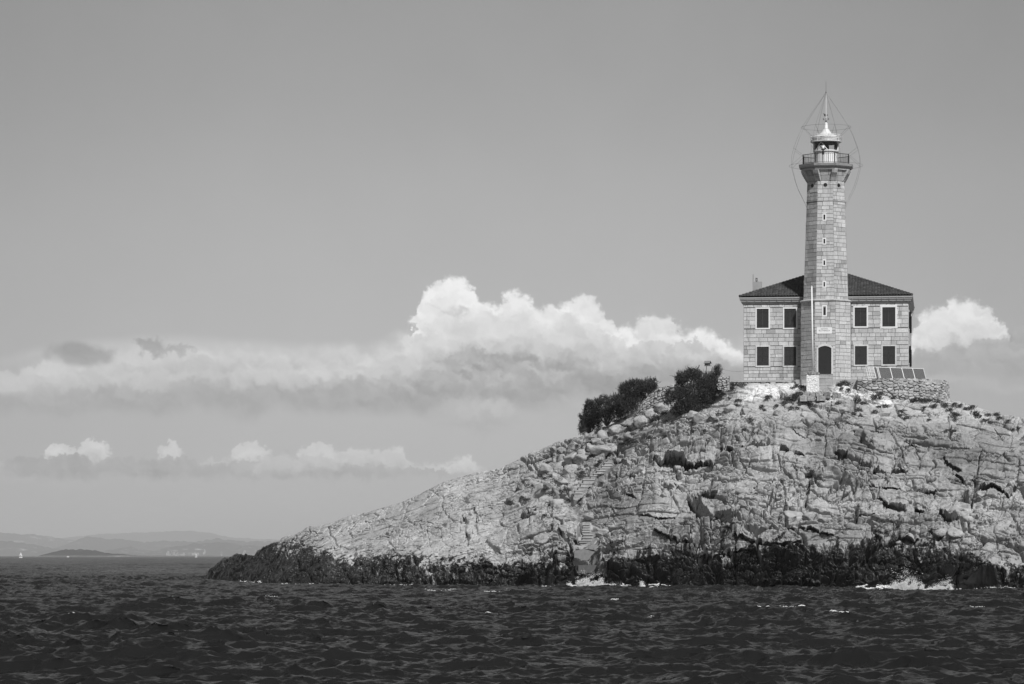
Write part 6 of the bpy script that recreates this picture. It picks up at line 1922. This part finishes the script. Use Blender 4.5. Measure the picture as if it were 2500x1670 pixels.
def sailboat(px, Yv, hgt, label):
    b = far_point(px, Yv)
    root = empty('sailboat', b, label, 'sailboat', 'sailboats on the horizon')
    L = hgt * .55
    s = MB()
    sec = []
    for k in range(7):
        t = k / 6 * 2 - 1
        w_ = L * .14 * (1 - abs(t) ** 2.2) + .02
        x = t * L / 2
        sec.append([(b.x + x, b.y - w_, 1.1), (b.x + x, b.y + w_, 1.1), (b.x + x * .93, b.y + w_ * .5, -.3), (b.x + x * .93, b.y - w_ * .5, -.3)])
    vs = [p for q in sec for p in q]
    fs = [(4 * i + j, 4 * i + (j + 1) % 4, 4 * i + 4 + (j + 1) % 4, 4 * i + 4 + j) for i in range(6) for j in range(4)] + [(3, 2, 1, 0), (24, 25, 26, 27)]
    s.add(vs, fs)
    s.build('hull', M['white'], root)
    s = MB(); s.tube([b + UP * 1.0, b + UP * hgt], [.12, .07], 6); s.build('mast', M['gutter'], root)
    def sail(name, p0, p1, p2, belly):
        s = MB(); n = 8
        for side_ in (0, 1):
            pass
        vs, fs = [], []
        for i in range(n + 1):
            for j in range(n + 1 - i):
                a, c = i / n, j / n
                p = p0 + (p1 - p0) * a + (p2 - p0) * c
                vs.append(p + Vector((0, -belly * 4 * (1 - a - c) * (a + c) , 0)))
        row = [sum(n + 1 - r for r in range(i)) for i in range(n + 2)]
        for i in range(n):
            for j in range(n - i):
                fs.append((row[i] + j, row[i + 1] + j, row[i] + j + 1))
                if j < n - i - 1: fs.append((row[i + 1] + j, row[i + 1] + j + 1, row[i] + j + 1))
        s.add(vs, fs)
        s.build(name, M['sail'], root, True)
    X_ = Vector((1, 0, 0))
    sail('mainsail', b + X_ * -.1 + UP * 2.2, b + X_ * (-L * .42) + UP * 2.2, b + UP * hgt * .98, .5)
    sail('jib', b + X_ * .2 + UP * 2.0, b + X_ * (L * .46) + UP * 1.6, b + UP * hgt * .9, .5)
M['sail'] = simple('white_sailcloth', 0.9, 0.8, 0, .03, 1)
sailboat(50.5, 3300, 3.2 + 8.2 / F * 3300 - .3, 'larger white sailboat under sail near the left edge')
sailboat(478.8, 4200, 2.4 + 6.6 / F * 4200 - .3, 'smaller white sailboat under sail left of the islet')
mbp = far_point(166, 4300)
mt = empty('motorboat', mbp, 'tiny white motorboat in front of the dark island', 'motorboat')
s = MB()
s.add([mbp + Vector(p) for p in ((-1.6, -.6, 0), (1.2, -.6, 0), (1.9, 0, .9), (1.2, .6, 0), (-1.6, .6, 0), (-1.7, -.8, 1.0), (1.3, -.8, 1.1), (1.3, .8, 1.1), (-1.7, .8, 1.0))], [(0, 1, 6, 5), (1, 2, 6), (2, 3, 7), (3, 4, 8, 7), (0, 5, 8, 4), (5, 6, 2, 7, 8)])
s.build('hull', M['white'], mt)
s = MB(); s.hexa([mbp + Vector(p) for p in ((-.6, -.5, 1.03), (.5, -.5, 1.03), (.5, .5, 1.03), (-.6, .5, 1.03), (-.6, -.45, 1.7), (.2, -.45, 1.7), (.2, .45, 1.7), (-.6, .45, 1.7))])
s.build('cabin', M['white'], mt)
# white beacon tower on the far coast
tb = far_point(500.3, 15500)
tz = 2.4 + (HY - 1348.5) / F * 15500
th_ = 7.2 / F * 15500
wt = empty('white_tower', tb + UP * (tz), 'slim white tower on the far coast above the smaller sailboat', 'tower')
s = MB(); s.lathe(tuple(tb + UP * tz), [(1.6, -6), (1.4, 0), (1.0, th_ * .86), (1.5, th_ * .87), (1.5, th_ * .9)], 16); s.build('shaft', M['white'], wt)
s = MB(); s.lathe(tuple(tb + UP * tz), [(.8, th_ * .9), (.8, th_ * .97), (.1, th_)], 12); s.build('lantern', M['white'], wt)
# houses of the far village
rv = random.Random(12)
hb = MB()
hs_ = empty
for k in range(20):
    x = rv.uniform(405, 600); Yv = 15400
    b = far_point(x, Yv) + UP * rv.uniform(1, 20)
    w_, d_, h_ = rv.uniform(6, 11), 8, rv.uniform(3.5, 5)
    m = MB()
    m.box(b - Vector((w_ / 2, 0, 6)), Vector((w_, 0, 0)), Vector((0, d_, 0)), UP * (h_ + 6))
    o = m.build('village_house', M['gutter'], origin=b)
    tag(o, 'tiny pale house of the village strung along the far shore', 'house', 'houses of the far shore village')
    r_ = MB()
    r_.add([b + Vector((-w_ / 2, -.3, h_)), b + Vector((w_ / 2, -.3, h_)), b + Vector((w_ / 2, d_ + .3, h_)), b + Vector((-w_ / 2, d_ + .3, h_)), b + Vector((-w_ / 2, d_ / 2, h_ + 1.6)), b + Vector((w_ / 2, d_ / 2, h_ + 1.6))], [(0, 1, 5, 4), (2, 3, 4, 5), (0, 4, 3), (1, 2, 5)])
    r_.build('roof', M['gutter'], o)

# ================================================================== HAZE
hm = bpy.data.materials.new('haze_air'); hm.use_nodes = True
t = NT(hm.node_tree)
pv = t.n('ShaderNodeVolumePrincipled')
pv.inputs['Color'].default_value = (.96, .96, .96, 1)
pv.inputs['Density'].default_value = 6.0e-5
pv.inputs['Anisotropy'].default_value = 0.0
o = t.n('ShaderNodeOutputMaterial'); t.l(pv.outputs[0], o.inputs['Volume'])
s = MB()
s.box((-14000, -60, -4), (26000, 0, 0), (0, 42000, 0), (0, 0, 320))
hz_o = s.build('haze', hm)
tag(hz_o, 'thin sea haze that pales the far coast', 'haze', None, 'stuff')
